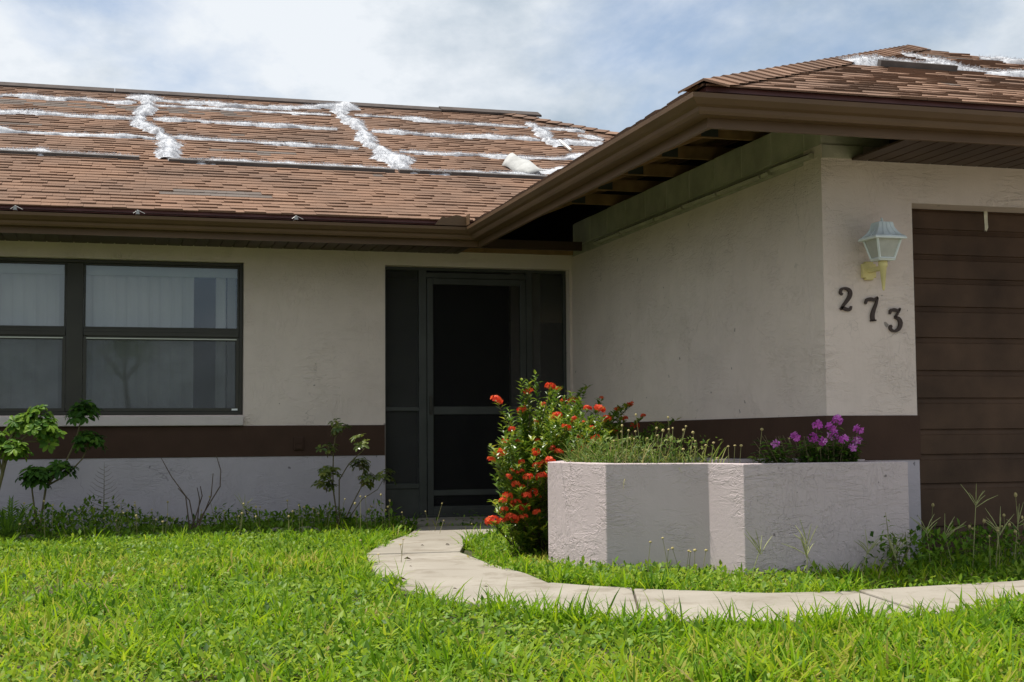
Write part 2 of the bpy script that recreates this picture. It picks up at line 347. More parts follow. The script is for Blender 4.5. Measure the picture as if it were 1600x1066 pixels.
# concrete block courses left bare where the side soffit fell
y = YF+.004; k = 0
while y < YB-.1:
    ln = .2 if k == 0 else .396
    y2 = min(y+ln, YB-.02)
    m = MB(); m.box(XS+.004, XS+.19, y, y2-.009, 2.187, 2.38-rnd(0, .006)); m.build('block', M['block'], side, bevel=.004)
    y += ln+.006; k += 1
m = MB(); m.box(XS+.008, XS+.185, YF+.006, YB-.02, 2.105, 2.375); m.build('mortar', M['mortar'], side)
m = MB(); m.box(XS+.002, XS+.1, YF+.006, YB-.02, 2.107, 2.179); m.build('lath_strip', M['block'], side, bevel=.006)
m = MB(); m.box(XS+.003, 4.1, YF+.003, YF+.15, ZS+.083, 2.30); m.build('block', M['block'], gf, bevel=.004)
m = MB(); m.box(XS+.006, 3.93, YF-.006, YF+.01, 2.112, ZS+.078); m.build('bare_strip', M['block'], gf)
y = YF+.08
for ln, tl in ((.5, .02), (.12, -.03), (.62, .0), (.55, .012), (.5, -.008), (.7, .006), (.6, .0)):
    m = MB(); a, b = y, y+ln-.03
    m.seg([(0, .0), (.028, .0), (.034, .018), (.020, .030), (0, .030)], lambda d: (XS-d, a), lambda d: (XS-d, b))
    m.v = [(q[0], q[1], q[2]+2.122+tl*(q[1]-a)) for q in m.v]
    m.build('broken_channel', M['block'], side); y += ln
# soffits: one board at a time
def soffit(x, xe, ya, yb, tilt=0):
    wd = .098
    while x < xe:
        m = MB(); x2 = min(x+wd, xe)
        m.box(x, x2-.010, ya, yb, ZS, ZS+.012); m.box(x2-.010, x2, ya, yb, ZS+.007, ZS+.012)
        m.build('soffit_board', M['soffit'], house); x += wd
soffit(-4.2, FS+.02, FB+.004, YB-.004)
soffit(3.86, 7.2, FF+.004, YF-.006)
# level lookouts and open bays on the garage side
for y in (6.46, 7.06, 7.67, 8.29, 8.90, 9.51, 10.12):
    x0_, x1_ = FS+.024, min(5.2, FS-.02+(y-FF)-.15)
    if x1_ < x0_+.25: x1_ = x0_+.25
    zt_ = lambda x: 2.222+.4*(x-FS)-.012; zb = lambda x: zt_(x)-.095
    m = MB(); w_ = .019
    m.add([(x0_, y-w_, zb(x0_)), (x1_, y-w_, zb(x1_)), (x1_, y-w_, zt_(x1_)), (x0_, y-w_, zt_(x0_)), (x0_, y+w_, zb(x0_)), (x1_, y+w_, zb(x1_)), (x1_, y+w_, zt_(x1_)), (x0_, y+w_, zt_(x0_))],
          [(0, 1, 2, 3), (7, 6, 5, 4), (0, 4, 5, 1), (3, 2, 6, 7), (0, 3, 7, 4), (1, 5, 6, 2)])
    m.build('rafter', M['wood'], house)
    if y > 6.9:
        m = MB(); m.add([(3.13, y-.043, 2.389), (x1_, y-.043, 2.389), (x1_, y-.043, 2.478), (3.36, y-.043, 2.470), (3.13, y-.0195, 2.389), (x1_, y-.0195, 2.389), (x1_, y-.0195, 2.478), (3.36, y-.0195, 2.470)],
                        [(0, 1, 2, 3), (7, 6, 5, 4), (0, 4, 5, 1), (3, 2, 6, 7), (0, 3, 7, 4), (1, 5, 6, 2)]); ch = m.build('truss_chord', M['wood'], house)
        m = MB(); m.box(3.36, 3.47, y-.046, y-.0432, 2.394, 2.465); m.build('nail_plate', M['greymetal'], ch)
m = MB(); m.box(2.6, XS-.002, YB-.05, YB-.004, ZS+.014, ZS+.10); m.build('ledger_board', M['wood'], house)
m = MB(); m.box(FS+.02, XS-.05, 10.62, 10.66, ZS+.0, ZS+.07); m.build('ledger_board', M['soffit'], house)
# fascia and K-style gutters, mitred
CORN = [lambda d: (-7.0, FB-d), lambda d: (FS-d, FB-d), lambda d: (FS-d, FF-d), lambda d: (9.0, FF-d)]
fpro = [(0, 2.066), (0, 2.225), (-.022, 2.225), (-.022, 2.066)]
gpro = [(.001, 2.196), (.001, 2.113), (.068, 2.113), (.076, 2.126), (.080, 2.144), (.100, 2.154), (.124, 2.178), (.126, 2.200), (.104, 2.200),
        (.104, 2.195), (.121, 2.195), (.120, 2.180), (.097, 2.158), (.076, 2.147), (.071, 2.128), (.064, 2.117), (.004, 2.117), (.004, 2.196)]
dpro = [(.0045, 2.190), (.0045, 2.262), (-.02, 2.262), (-.02, 2.226), (.0045, 2.226)]
gut = []
for i in range(3):
    m = MB(); m.seg(fpro, CORN[i], CORN[i+1]); m.build('fascia', M['brown'], house)
    m = MB(); m.seg(gpro, CORN[i], CORN[i+1]); gut.append(m.build('gutter', M['brown'], house))
    m = MB(); m.seg(dpro, CORN[i], CORN[i+1]); m.build('drip_edge', M['maroon'], house)
for x in (-.73, .45, 1.71):
    p0 = at({-.73: 24, .45: 215, 1.71: 462}[x], 333, FB-.06); x = p0[0]
    m = MB(); m.box(x-.014, x+.014, FB-.115, FB-.002, 2.212, 2.217); m.box(x-.011, x+.011, FB-.10, FB-.07, 2.217, 2.24); m.tube([(x-.03, FB-.09, 2.22), (x, FB-.085, 2.245), (x+.05, FB-.1, 2.218)], .0025, 4)
    m.build('gutter_hanger', M['hanger'], gut[0])
for xa, gi, base_y in ((4.75, 2, FF), (-.2, 0, FB)):
    m = MB(); m.seg([(d_+.0012 if d_ > .06 else d_, z_-(.0012 if z_ < 2.12 else 0)) for d_, z_ in gpro[1:8]]+[(d_-.0005, z_) for d_, z_ in reversed(gpro[1:8])], lambda d, b=base_y, x_=xa: (x_, b-d), lambda d, b=base_y, x_=xa: (x_+.022, b-d)); m.build('gutter_seam', M['brown'], gut[gi])
m = MB(); c = (FS-.126, FB-.126)
for k in range(9):                                     # splash guard with a wavy top at the inside corner
    t0, t1 = k/9, (k+1)/9
    h = lambda t: 2.213+.075*min(1, max(0, (t-.02)*5))*(0.86+.14*math.cos(t*9))
    m.add([(c[0]-.24*(1-t0), c[1]-.002, 2.208), (c[0]-.24*(1-t1), c[1]-.002, 2.208), (c[0]-.24*(1-t1), c[1]-.002, h(t1)), (c[0]-.24*(1-t0), c[1]-.002, h(t0)),
           (c[0]-.24*(1-t0), c[1]+.002, 2.208), (c[0]-.24*(1-t1), c[1]+.002, 2.208), (c[0]-.24*(1-t1), c[1]+.002, h(t1)), (c[0]-.24*(1-t0), c[1]+.002, h(t0))],
          [(0, 1, 2, 3), (7, 6, 5, 4), (3, 2, 6, 7)])
m.box(c[0]-.002, c[0]+.002, c[1]-.10, c[1], 2.208, 2.285)
m.build('splash_guard', M['brown'], gut[0])
m = MB(); m.seg([(.0685, 2.124), (.0685, 2.1285), (.004, 2.1285), (.004, 2.124)], lambda d: (FS-d, FF+.25), CORN[2]); m.build('corner_plate', M['brown'], gut[1])

# ------------------------------------------------------------------ the roof
PK = .4; EB, EF, ES, EZ = FB-.02, FF-.02, FS-.02, 2.262
D = 3.02
AP = (ES+D, EF+D); VAL = (ES+D, EB+D); RY = 15.6; RXE = 4.35; RZ = EZ+PK*(RY-EB)
def zm(y): return EZ+PK*(y-EB)
def zf(y): return EZ+PK*(y-EF)
def zl(x): return EZ+PK*(x-ES)
HXE = RXE+(RY-EB); BYE = 2*RY-EB
polys = [[(-12, EB, EZ), (ES, EB, EZ), (*VAL, zl(VAL[0])), (ES+2*D, EB, EZ), (HXE, EB, EZ), (RXE, RY, RZ), (-12, RY, RZ)],
         [(ES, EF, EZ), (ES+2*D, EF, EZ), (*AP, zf(AP[1]))],
         [(ES, EB, EZ), (ES, EF, EZ), (*AP, zl(AP[0])), (*VAL, zl(VAL[0]))],
         [(ES+2*D, EF, EZ), (ES+2*D, EB, EZ), (*VAL, zl(VAL[0])), (*AP, zl(AP[0]))],
         [(HXE, EB, EZ), (HXE, BYE, EZ), (RXE, RY, RZ)],
         [(HXE, BYE, EZ), (-12, BYE, EZ), (-12, RY, RZ), (RXE, RY, RZ)]]
m = MB()
for q in polys: m.add(q, [tuple(range(len(q)))])
roof = m.build('roof', M['underlay'], house)
m = MB()
for q in polys: m.add([(a, b, c-.03) for a, b, c in q], [tuple(range(len(q)-1, -1, -1))])
m.build('roof_deck', M['deckwood'], roof)
E3 = np.array
PL = {'main': (E3([0, EB, EZ]), E3([1., 0, 0]), E3([0, 1., PK])), 'front': (E3([0, EF, EZ]), E3([1., 0, 0]), E3([0, 1., PK])), 'left': (E3([ES, 0, EZ]), E3([0, -1., 0]), E3([1., 0, PK]))}
for k_, (o, eu, ev) in list(PL.items()):
    nn = np.cross(eu, ev); nn /= np.linalg.norm(nn); PL[k_] = (o, eu, ev, nn if nn[2] > 0 else -nn)
def limits(pl, v):
    if pl == 'main': return (-3.6, ES+v if v < D else RXE+(RY-EB-v))
    if pl == 'front': return (ES+v, ES+2*D-v)
    return (-(EB+v), -(EF+v))
def gray(pl, u, v):
    if pl != 'main': return random.random() < .004
    y = EB+v
    return (14.35 < y < 14.66 and u < 1.2 and random.random() < .75) or (13.28 < y < 13.42 and u < -.7) or (10.78 < y < 10.92 and .3 < u < 1.1) or (12.5 < y < 12.62 and .7 < u < 1.5) or random.random() < .004
tabs = []
EXP = .098
for pl, vmax in (('main', RY-EB), ('front', D), ('left', D)):
    r = 0
    while r*EXP < vmax-.02:
        v = r*EXP-.012; lo, hi = limits(pl, max(v, 0)); lo2, hi2 = limits(pl, v+EXP)
        u = lo+rnd(-.25, 0)
        while u < hi:
            wd = rnd(.06, .20); a, b = max(u, lo), min(u+wd-.0015, hi)
            if b-a > .02:
                th = .003 if random.random() < .55 else .0095
                tint = (.93+rnd(0, .07)) if gray(pl, a, v) else min(.8, max(0, random.gauss(.45, .07)))
                tabs.append((pl, v+rnd(-.004, .004), a, b, min(max(a, lo2), hi2), min(max(b, lo2), hi2), th, tint))
            u += wd
        r += 1
def tab(mb, tb):
    pl, v, a, b, a2, b2, th, tint = tb; o, eu, ev, nn = PL[pl]
    if tint > .9: th = .003
    P = lambda u, vv, h: o+eu*u+ev*vv+nn*h
    cu = rnd(0, .003)
    vs = [P(a, v, .001), P(b, v, .001), P(b, v, .006+th+cu), P(a, v, .006+th), P(a2, v+EXP+.03, .0005), P(b2, v+EXP+.03, .0005), P(b2, v+EXP+.02, .004), P(a2, v+EXP+.02, .004)]
    mb.add(vs, [(0, 1, 2, 3), (3, 2, 6, 7), (0, 3, 7, 4), (1, 5, 6, 2)], tint)
def near(tb):
    pl, v, a = tb[:3]
    return (v if a < 6.0 else 9) if pl == 'front' else (1.6+v*4 if pl == 'main' and a > -1.2 else 50)
tabs.sort(key=near)
rest = MB()
for i, tb in enumerate(tabs):
    if i < 300:
        m = MB(); tab(m, tb); m.build('shingle', M['shingle'], roof)
    else: tab(rest, tb)
tag(rest.build('shingle_field', M['shingle'], roof), kind='stuff')
# caps along the near hip, then the dark ridge vent
hd = np.array([1, 1, PK])
def cap_at(s, ln, hw, mb, tint):
    p0 = np.array([ES, EF, EZ])+hd*s; p1 = np.array([ES, EF, EZ])+hd*(s+ln)
    lft = np.array([-1, 1, 0.])/math.sqrt(2); dz = -PK*hw/math.sqrt(2)*1.0
    up = np.array([0, 0, 1.])
    def row(p, h): return [p+lft*hw+up*(dz+h), p+up*(h+.012), p-lft*hw+up*(dz+h)]
    a, b = row(p0, .024), row(p1, .012); c_ = row(p0, .012)
    mb.add(a+b+c_, [(0, 1, 4, 3), (1, 2, 5, 4), (6, 7, 1, 0), (7, 8, 2, 1)], tint)
s_ = -.01; 
while s_ < D-.06:
    m = MB(); cap_at(s_, .125, .135+rnd(-.008, .008), m, rnd(.2, .8)); m.build('hip_cap', M['shingle'], roof); s_ += .094
def ridgepiece(x0, x1, lift, tint, nm, mat):
    m = MB(); z0 = RZ+lift
    m.seg([(-.15, z0-.06+.012), (0, z0+.022), (.15, z0-.06+.012), (.15, z0-.06-.012), (0, z0-.004), (-.15, z0-.06-.012)], lambda d: (x0, RY+d), lambda d: (x1, RY+d), tint)
    m.build(nm, mat, roof)
x = -3.6
while x < 3.9: ridgepiece(x, x+1.195, .018 if x < 3.5 else .03, None, 'ridge_vent', M['underlay']); x += 1.2
x = 3.98
while x < 4.3: ridgepiece(x, x+.16, .0, .2, 'hip_cap', M['shingle']); x += .13
s_ = 0
while s_ < 1.6:
    q = np.array([RXE, RY, RZ])+np.array([1, -1, -PK])*s_; q2 = q+np.array([1, -1, -PK])*.14
    lt = np.array([1, 1, 0.])/math.sqrt(2)
    m = MB(); m.add([q+lt*.13+E3([0, 0, -.03]), q+E3([0, 0, .03]), q-lt*.13+E3([0, 0, -.02]), q2+lt*.13+E3([0, 0, -.015]), q2+E3([0, 0, .045]), q2-lt*.13+E3([0, 0, .0])], [(0, 1, 4, 3), (1, 2, 5, 4), (3, 4, 5)], rnd(.1, .6))
    m.build('hip_cap', M['shingle'], roof); s_ += .105

# ------------------------------------------------------------------ shredded tarps on the roof
def strip(name, pl, pts, wid, hgt0, label, lumps=(), batten=False, fray=1.0, group='white tarp remnants on the roof'):
    hgt = hgt0*.5; o, eu, ev, nn = PL[pl]; base = EB if pl == 'main' else EF
    P = [o+eu*x+ev*(y-base) for x, y in pts]
    org = P[0]
    pts3 = []; 
    for a, b in zip(P[:-1], P[1:]):
        n = max(2, int(np.linalg.norm(b-a)/.022))
        for i in range(n): pts3.append(a+(b-a)*i/n)
    pts3.append(P[-1]); n = len(pts3)
    ph = [rnd(0, 6.28) for _ in range(6)]
    m = MB(); K = 7; vs = []; fs = []
    acc = 0; core = []
    for i, p in enumerate(pts3):
        d = pts3[min(i+1, n-1)]-pts3[max(i-1, 0)]; d /= np.linalg.norm(d)+1e-9; sd_ = np.cross(d, nn)
        acc += .022; s = acc
        wv = wid*.86*(1+.38*math.sin(s*7+ph[0])+.32*math.sin(s*19+ph[1])+.2*math.sin(s*47+ph[3])); hv = hgt*(1+.45*math.sin(s*5+ph[2])+.35*math.sin(s*13+ph[3])+.2*math.sin(s*31+ph[4]))
        for (lx, amp, rad) in lumps:
            g = math.exp(-((s-lx)/rad)**2); wv += wid*amp*g*.9; hv += hgt*amp*g*.7
        ed = min(1, (i+1)/6, (n-i)/6); wv *= .35+.65*ed; hv *= .25+.75*ed
        hv = max(.006, hv*.8); off = sd_*wid*.5*math.sin(s*3.1+ph[5])
        p = p+nn*.017; core.append((p+off, d, sd_, wv, hv))
        for k in range(K):
            q = (k/(K-1)-.5)*2
            h = hv*(1-q*q)*(1+rnd(-.10, .10)+.35*math.sin(q*4+s*11+ph[1])*math.sin(s*23+ph[2]))-(.012 if abs(q) > .95 else 0)
            vs.append(p+off+sd_*q*wv*(1+rnd(-.09, .09))+nn*h)
    for i in range(n-1):
        for k in range(K-1): fs.append((i*K+k, i*K+k+1, (i+1)*K+k+1, (i+1)*K+k))
    m.add(vs, fs)
    o_ = m.build(name, M['tarp'], None, org=org, smooth=True)
    f = MB()                                            # loose threads
    for (p, d, sd_, wv, hv) in core:
        for _ in range(max(1, int((10+wv*200)*fray))):
            q = random.choice((-1, 1))*rnd(0, 1)**.6; b0 = p+sd_*q*wv+nn*(hv*(1-q*q)*.9+.006)+d*rnd(-.011, .011)
            dr = sd_*rnd(-1, 1)*.9+d*rnd(-1, 1)*.8+nn*rnd(.05, 1.0); dr /= np.linalg.norm(dr)+1e-9
            ln = rnd(.008, .034)*(1+hv*10); w_ = np.cross(dr, (rnd(-1, 1), rnd(-1, 1), rnd(-1, 1))); w_ = w_/(np.linalg.norm(w_)+1e-9)*.0010
            mid = b0+dr*ln*.6; tip = b0+dr*ln-nn*ln*.25
            f.add([b0-w_, b0+w_, mid+w_*.7, mid-w_*.7, tip], [(0, 1, 2, 3), (3, 2, 4)])
    tag(f.build('loose_threads', M['tarp'], o_), kind='stuff')
    if batten:
        bm = MB(); bx0, bx1 = pts[0][0], pts[-1][0]; yb = min(q[1] for q in pts)-.045-base
        A = o+eu*bx0+ev*yb; B = o+eu*bx1+ev*(pts[-1][1]-.055-base)
        for (p_, q_) in ((A, B),):
            c8 = []
            for e_ in (p_, q_):
                for du, dh in ((-.022, .002), (.022, .002), (.022, .036), (-.022, .036)): c8.append(e_+ev*du+nn*dh)
            bm.add(c8, [(0, 1, 5, 4), (1, 2, 6, 5), (2, 3, 7, 6), (3, 0, 4, 7), (3, 2, 1, 0), (4, 5, 6, 7)])
        bm.build('batten', M['batten'], o_)
    tag(o_, label, 'tarp remnant', group)
    return o_
SR = 'tarp_strip'
strip(SR, 'main', [(-2.4, 14.8), (-1.11, 14.79), (-1.01, 14.86), (-.6, 14.77), (-.28, 14.9), (-.02, 14.82), (.2, 14.9)], .06, .035, 'topmost frayed white tarp strip left of the left vertical tarp run')
strip(SR, 'main', [(.31, 15.1), (.5, 15.06), (.77, 15.01), (.97, 15.08), (1.22, 14.98), (1.74, 15.07), (1.96, 15.2), (2.3, 15.28), (2.45, 15.4)], .065, .04, 'upper fluffy strip of the close pair near ridge between both vertical runs', [(.7, .6, .1), (2.0, .9, .2)])
strip(SR, 'main', [(.4, 14.74), (1.1, 14.78), (1.7, 14.78), (2.22, 14.77)], .05, .018, 'flatter lower strip of the close pair near ridge between both vertical runs', fray=.5)
strip(SR, 'main', [(2.49, 14.84), (3.01, 14.82), (3.33, 14.72), (3.94, 14.72), (4.39, 14.68)], .035, .02, 'top tarp strip right of middle vertical run with a frizzy knot', [(.68, 2.6, .13)])
strip(SR, 'main', [(-2.4, 13.9), (-1.04, 13.88), (-.8, 13.96), (-.56, 13.93), (-.36, 13.87), (.22, 13.89)], .05, .026, 'second tarp strip from top, at the left edge, with thick rolled part', [(1.65, 1.3, .16)])
strip(SR, 'main', [(.36, 13.93), (.61, 13.94), (1.03, 13.93), (1.4, 13.93), (1.73, 13.95), (2.16, 13.94)], .05, .03, 'second tarp strip from top between the two long vertical runs', [(.2, .8, .12), (1.2, .7, .2)])
strip(SR, 'main', [(2.51, 13.93), (2.83, 13.92), (3.31, 13.86), (3.65, 13.93), (4.15, 13.93), (4.29, 13.88)], .05, .03, 'second tarp strip from top right of middle run, folded sheet at its end', [(1.25, .9, .3), (.25, .7, .1)])
strip(SR, 'main', [(-2.4, 13.0), (-.97, 13.0), (-.88, 12.96), (-.7, 12.95), (-.05, 12.94), (.18, 12.96), (.35, 12.92)], .045, .024, 'third tarp strip from top left of left vertical run, smooth and rolled', [(1.45, 1.6, .1), (2.55, .6, .15)], fray=.45)
strip(SR, 'main', [(.5, 13.03), (1.5, 13.0), (1.85, 12.98), (2.21, 12.94)], .042, .022, 'third tarp strip from top between the two long vertical runs')
strip(SR, 'main', [(2.59, 12.91), (3.44, 12.9), (3.58, 12.86), (4.18, 12.89), (4.36, 13.0), (4.58, 13.2)], .045, .024, 'third tarp strip from top right of middle run, ending in puffy bundle', [(1.85, 1.8, .14), (1.0, .8, .15)])
strip(SR, 'main', [(-2.4, 12.08), (-.9, 12.07), (-.59, 12.09), (-.2, 12.08), (.2, 12.07)], .055, .034, 'lowest tarp strip with dark batten left of left vertical run', [(1.85, 1.2, .06)], True)
strip(SR, 'main', [(.44, 12.05), (.53, 12.04), (1.39, 12.05), (2.01, 12.03), (2.36, 12.03)], .055, .034, 'lowest tarp strip with dark batten between the two long vertical runs', (), True)
strip(SR, 'main', [(2.4, 12.02), (3.21, 12.03), (3.77, 12.03)], .055, .034, 'lowest tarp strip with dark batten right of middle vertical run', (), True)
VR = 'tarp_run'
strip(VR, 'main', [(.31, 15.3), (.30, 14.81), (.25, 14.12), (.26, 13.7), (.37, 13.34), (.42, 12.88), (.43, 12.48), (.45, 12.08)], .085, .055, 'left frayed vertical tarp run crossing the strips down the roof', [(.1, 1.2, .14), (3.3, .9, .25)], group='vertical tarp runs on the roof')
strip(VR, 'main', [(2.5, 15.45), (2.36, 14.85), (2.36, 14.21), (2.39, 13.69), (2.39, 13.2), (2.45, 12.76), (2.42, 12.33), (2.4, 12.05)], .085, .055, 'middle frayed vertical tarp run with a big tangle at its foot', [(.1, 1.3, .16), (3.2, 1.3, .25)], group='vertical tarp runs on the roof')
strip(VR, 'main', [(4.45, 14.95), (4.46, 14.59), (4.42, 14.17), (4.39, 13.78), (4.46, 13.62)], .08, .055, 'short right vertical tarp run near the sloping hip of the roof', group='vertical tarp runs on the roof')
strip(SR, 'main', [(4.5, 14.62), (4.81, 14.66), (5.03, 14.6)], .06, .04, 'uppermost short tarp scrap beside the sloping hip')
strip(SR, 'main', [(4.86, 14.33), (4.99, 14.25), (5.1, 14.13)], .05, .03, 'short loose tarp scrap lying just below the uppermost one by the hip')
strip(SR, 'main', [(4.37, 13.91), (4.63, 13.86), (5.0, 13.95)], .10, .05, 'thick short tarp bundle reaching from right vertical run to the gutter', [(.3, .8, .2)])
strip(SR, 'main', [(3.70, 12.36), (3.85, 12.35), (4.13, 12.5)], .13, .02, 'wide flat white tarp patch beside the garage gutter', fray=.4)
o, eu, ev, nn = PL['main']; R3 = lambda x, y, h: o+eu*x+ev*(y-EB)+nn*h
m = MB(); m.tube([R3(4.42, 13.65, .07), R3(4.45, 13.36, .03)], .014, 6); tag(m.build('loose_rod', M['lampwhite'], None, org=R3(4.45, 13.36, 0)), 'short pale rod sticking out of the puffy tarp bundle', 'rod')
m = MB(); U_, V_ = 9, 7; vs = []
for i in range(U_):
    for j in range(V_):
        a, b = i/(U_-1), j/(V_-1)
        q0 = lerp((3.47, 12.46), (3.60, 12.06), a); q1 = lerp((3.66, 12.62), (3.80, 12.10), a); q = lerp(q0, q1, b)
        vs.append(R3(q[0], q[1], .015+.10*math.sin(b*2.4)*(1-.45*a)+.012*math.sin(a*9+b*4)))
fs = [(i*V_+j, (i+1)*V_+j, (i+1)*V_+j+1, i*V_+j+1) for i in range(U_-1) for j in range(V_-1)]
m.add(vs, fs); fl = m.build('tarp_flap', M['flap'], None, org=R3(3.6, 12.3, 0), smooth=True)
sm = fl.modifiers.new('solid', 'SOLIDIFY'); sm.thickness = .004
tag(fl, 'curled grey-white sheet lifting off the roof near the garage gutter', 'tarp remnant', 'white tarp remnants on the roof')
strip('tarp_strip', 'front', [(4.22, 7.50), (4.38, 7.50), (4.67, 7.66), (4.77, 7.68), (4.98, 7.66), (5.1, 7.60), (5.3, 7.46), (5.6, 7.44), (6.6, 7.44)], .05, .035, 'long tangled tarp strip across the garage roof front', [(.15, .9, .15), (.85, .9, .14), (1.45, .8, .2)], False, 1.2)
strip('tarp_strip', 'front', [(5.12, 8.30), (5.15, 8.14), (5.21, 7.99), (5.2, 7.75)], .035, .025, 'narrow tarp strip running down from the garage roof peak')
strip('tarp_strip', 'front', [(4.36, 7.58), (4.55, 7.74), (4.72, 7.92)], .03, .03, 'small tarp scrap lying along the garage roof left hip')
strip('tarp_strip', 'front', [(5.85, 8.45), (5.98, 8.40), (6.15, 8.25), (6.4, 8.05)], .035, .035, 'small tarp scrap on the far right hip of the garage roof')
o, eu, ev, nn = PL['front']; m = MB()
c8 = []
for x, y in ((4.43, 7.41), (4.95, 7.40)):
    for du, dh in ((-.02, .012), (.02, .012), (.02, .05), (-.02, .05)): c8.append(o+eu*x+ev*(y-EF+du)+nn*dh)
m.add(c8, [(0, 1, 5, 4), (1, 2, 6, 5), (2, 3, 7, 6), (3, 0, 4, 7), (3, 2, 1, 0), (4, 5, 6, 7)])
tag(m.build('loose_batten', M['batten'], None, org=c8[0]), 'dark wooden batten under the garage roof tarp tangle', 'batten')

# ------------------------------------------------------------------ window, blinds
YW = YB+.07
m = MB()
def fr(m, x0, x1, z0, z1, t, y0, y1):
    m.box(x0, x0+t, y0, y1, z0, z1); m.box(x1-t, x1, y0, y1, z0, z1); m.box(x0+t, x1-t, y0, y1, z0, z0+t); m.box(x0+t, x1-t, y0, y1, z1-t, z1)
fr(m, WX0+.002, WX1-.002, WZ0+.002, WZ1-.002, .026, YW-.01, YW+.07)
m.box(-.335, -.213, YW-.014, YW+.068, WZ0+.03, WZ1-.03)
win = m.build('window', M['bronze'], house, bevel=.003)
for (a, b) in ((WX0+.03, -.338), (-.21, WX1-.03)):
    m = MB(); m.box(a, b, YW-.005, YW+.04, 1.405, 1.463); m.box(a+.004, b-.004, YW-.011, YW-.005, 1.405, 1.440); m.build('meeting_rail', M['bronze'], win, bevel=.003)
    m = MB(); fr(m, a, b, WZ0+.03, 1.402, .024, YW-.008, YW+.012); m.build('screen_frame', M['bronze'], win)
    m = MB(); m.box(a+.02, b-.02, YW-.010, YW-.0085, 1.384, 1.392); m.build('screen_spline', M['rail'], win)
    m = MB(); m.add([(a+.02, YW+.002, WZ0+.05), (b-.02, YW+.002, WZ0+.05), (b-.02, YW+.002, 1.38), (a+.02, YW+.002, 1.38)], [(0, 1, 2, 3)]); m.build('insect_screen', M['winscreen'], win)
    m = MB(); m.box(a, b, YW+.030, YW+.035, WZ0+.03, 1.405); m.build('pane', M['glass'], win)
    m = MB(); m.box(a, b, YW+.014, YW+.019, 1.463, WZ1-.03); m.build('pane', M['glass'], win)
    m = MB(); fr(m, a, b, 1.463, WZ1-.03, .014, YW+.006, YW+.026); m.build('sash', M['bronze'], win)
m = MB(); m.box(.90, .945, YW-.012, YW-.009, WZ0+.036, WZ0+.050); m.build('sticker', M['lampwhite'], win)
m = MB(); m.prism([(WX0-.03, YB-.045), (.982, YB-.045), (.982, YB+.08), (WX0-.03, YB+.08)], .718, .792); m.build('sill', M['sill'], win, bevel=.006)
bl = empty('vertical_blind', (-.3, YB+.24, 1.98)); tag(bl, 'pale vertical blind with one slat missing behind the window', 'blind')
m = MB(); m.box(WX0+.03, .955, YB+.20, YB+.245, 1.90, 1.955); m.build('headrail', M['rail'], bl, bevel=.003)
m = MB(); m.box(WX0+.03, .955, YB+.19, YB+.2, 1.885, 1.962); m.build('valance', M['rail'], bl)
slat = None; x = WX0+.05; k = 0
while x < .93:
    if not (.63 < x < .785):
        m = MB(); ang = math.radians(14 if x < .6 else (18 if x < .8 else 30)); c, s = math.cos(ang)*.045, math.sin(ang)*.045
        vs = []
        for zz in (WZ0+.06, 1.90):
            for q, bow in ((-1, 0), (-.4, .006), (.4, .006), (1, 0)): vs.append((q*c, q*s+bow, zz-1.98))
        m.add(vs, [(0, 1, 5, 4), (1, 2, 6, 5), (2, 3, 7, 6)])
        o = m.build('slat', M['blind'], bl, org=(0, 0, 0)); o.location = (x+.3, rnd(-.004, .004), 0); o.rotation_euler.z = math.radians(rnd(-9, 9))
    x += .084; k += 1
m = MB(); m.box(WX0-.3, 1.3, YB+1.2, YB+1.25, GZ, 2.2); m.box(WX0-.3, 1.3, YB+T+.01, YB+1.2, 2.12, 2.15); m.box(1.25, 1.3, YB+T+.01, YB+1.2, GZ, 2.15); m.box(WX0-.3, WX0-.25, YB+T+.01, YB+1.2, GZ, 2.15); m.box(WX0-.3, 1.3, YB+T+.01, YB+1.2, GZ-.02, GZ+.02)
m.build('room_lining', M['dark'], house)  # near-black walls carry the unlit room's darkness in their colour
# ------------------------------------------------------------------ screened entry
YD = YB+.09
ent = MB(); fr(ent, DX0+.002, DX1-.002, GZ+.02, DZ1-.002, .022, YD, YD+.05)
ent.box(2.395, 2.458, YD-.004, YD+.055, GZ+.03, DZ1-.022); ent.box(3.305, 3.355, YD-.004, YD+.055, GZ+.03, DZ1-.022)
ent.box(2.458, 3.305, YD, YD+.05, 1.915, 1.958)
ent.box(2.122, 2.395, YD+.002, YD+.045, .205, .245); ent.box(3.355, 3.633, YD+.002, YD+.045, .205, .245); ent.box(2.122, 2.395, YD+.004, YD+.045, .83, .862)
ent = ent.build('entry_frame', M['greymetal'], house, bevel=.003)
for (a, b) in ((2.122, 2.395), (3.355, 3.633)):
    m = MB(); m.box(a, b, YD+.015, YD+.03, GZ+.03, .207); m.build('kick_panel', M['greymetal'], ent)
    m = MB(); m.add([(a, YD+.025, .243), (b, YD+.025, .243), (b, YD+.025, DZ1-.02), (a, YD+.025, DZ1-.02)], [(0, 1, 2, 3)]); m.build('screen_panel', M['screen'], ent)
m = MB(); m.add([(2.458, YD+.025, 1.958), (3.305, YD+.025, 1.958), (3.305, YD+.025, DZ1-.02), (2.458, YD+.025, DZ1-.02)], [(0, 1, 2, 3)]); m.build('screen_panel', M['screen'], ent)
sdm = MB(); fr(sdm, 2.462, 3.300, GZ+.06, 1.912, .05, YD-.012, YD+.02); sdm.box(2.512, 3.25, YD-.010, YD+.018, .80, .865); sdm.box(2.512, 3.25, YD-.010, YD+.018, .145, .19)
sdm.box(2.512, 3.25, YD-.006, YD+.014, -.02, .06)
sdo = sdm.build('screen_door', M['greymetal'], house, bevel=.003)
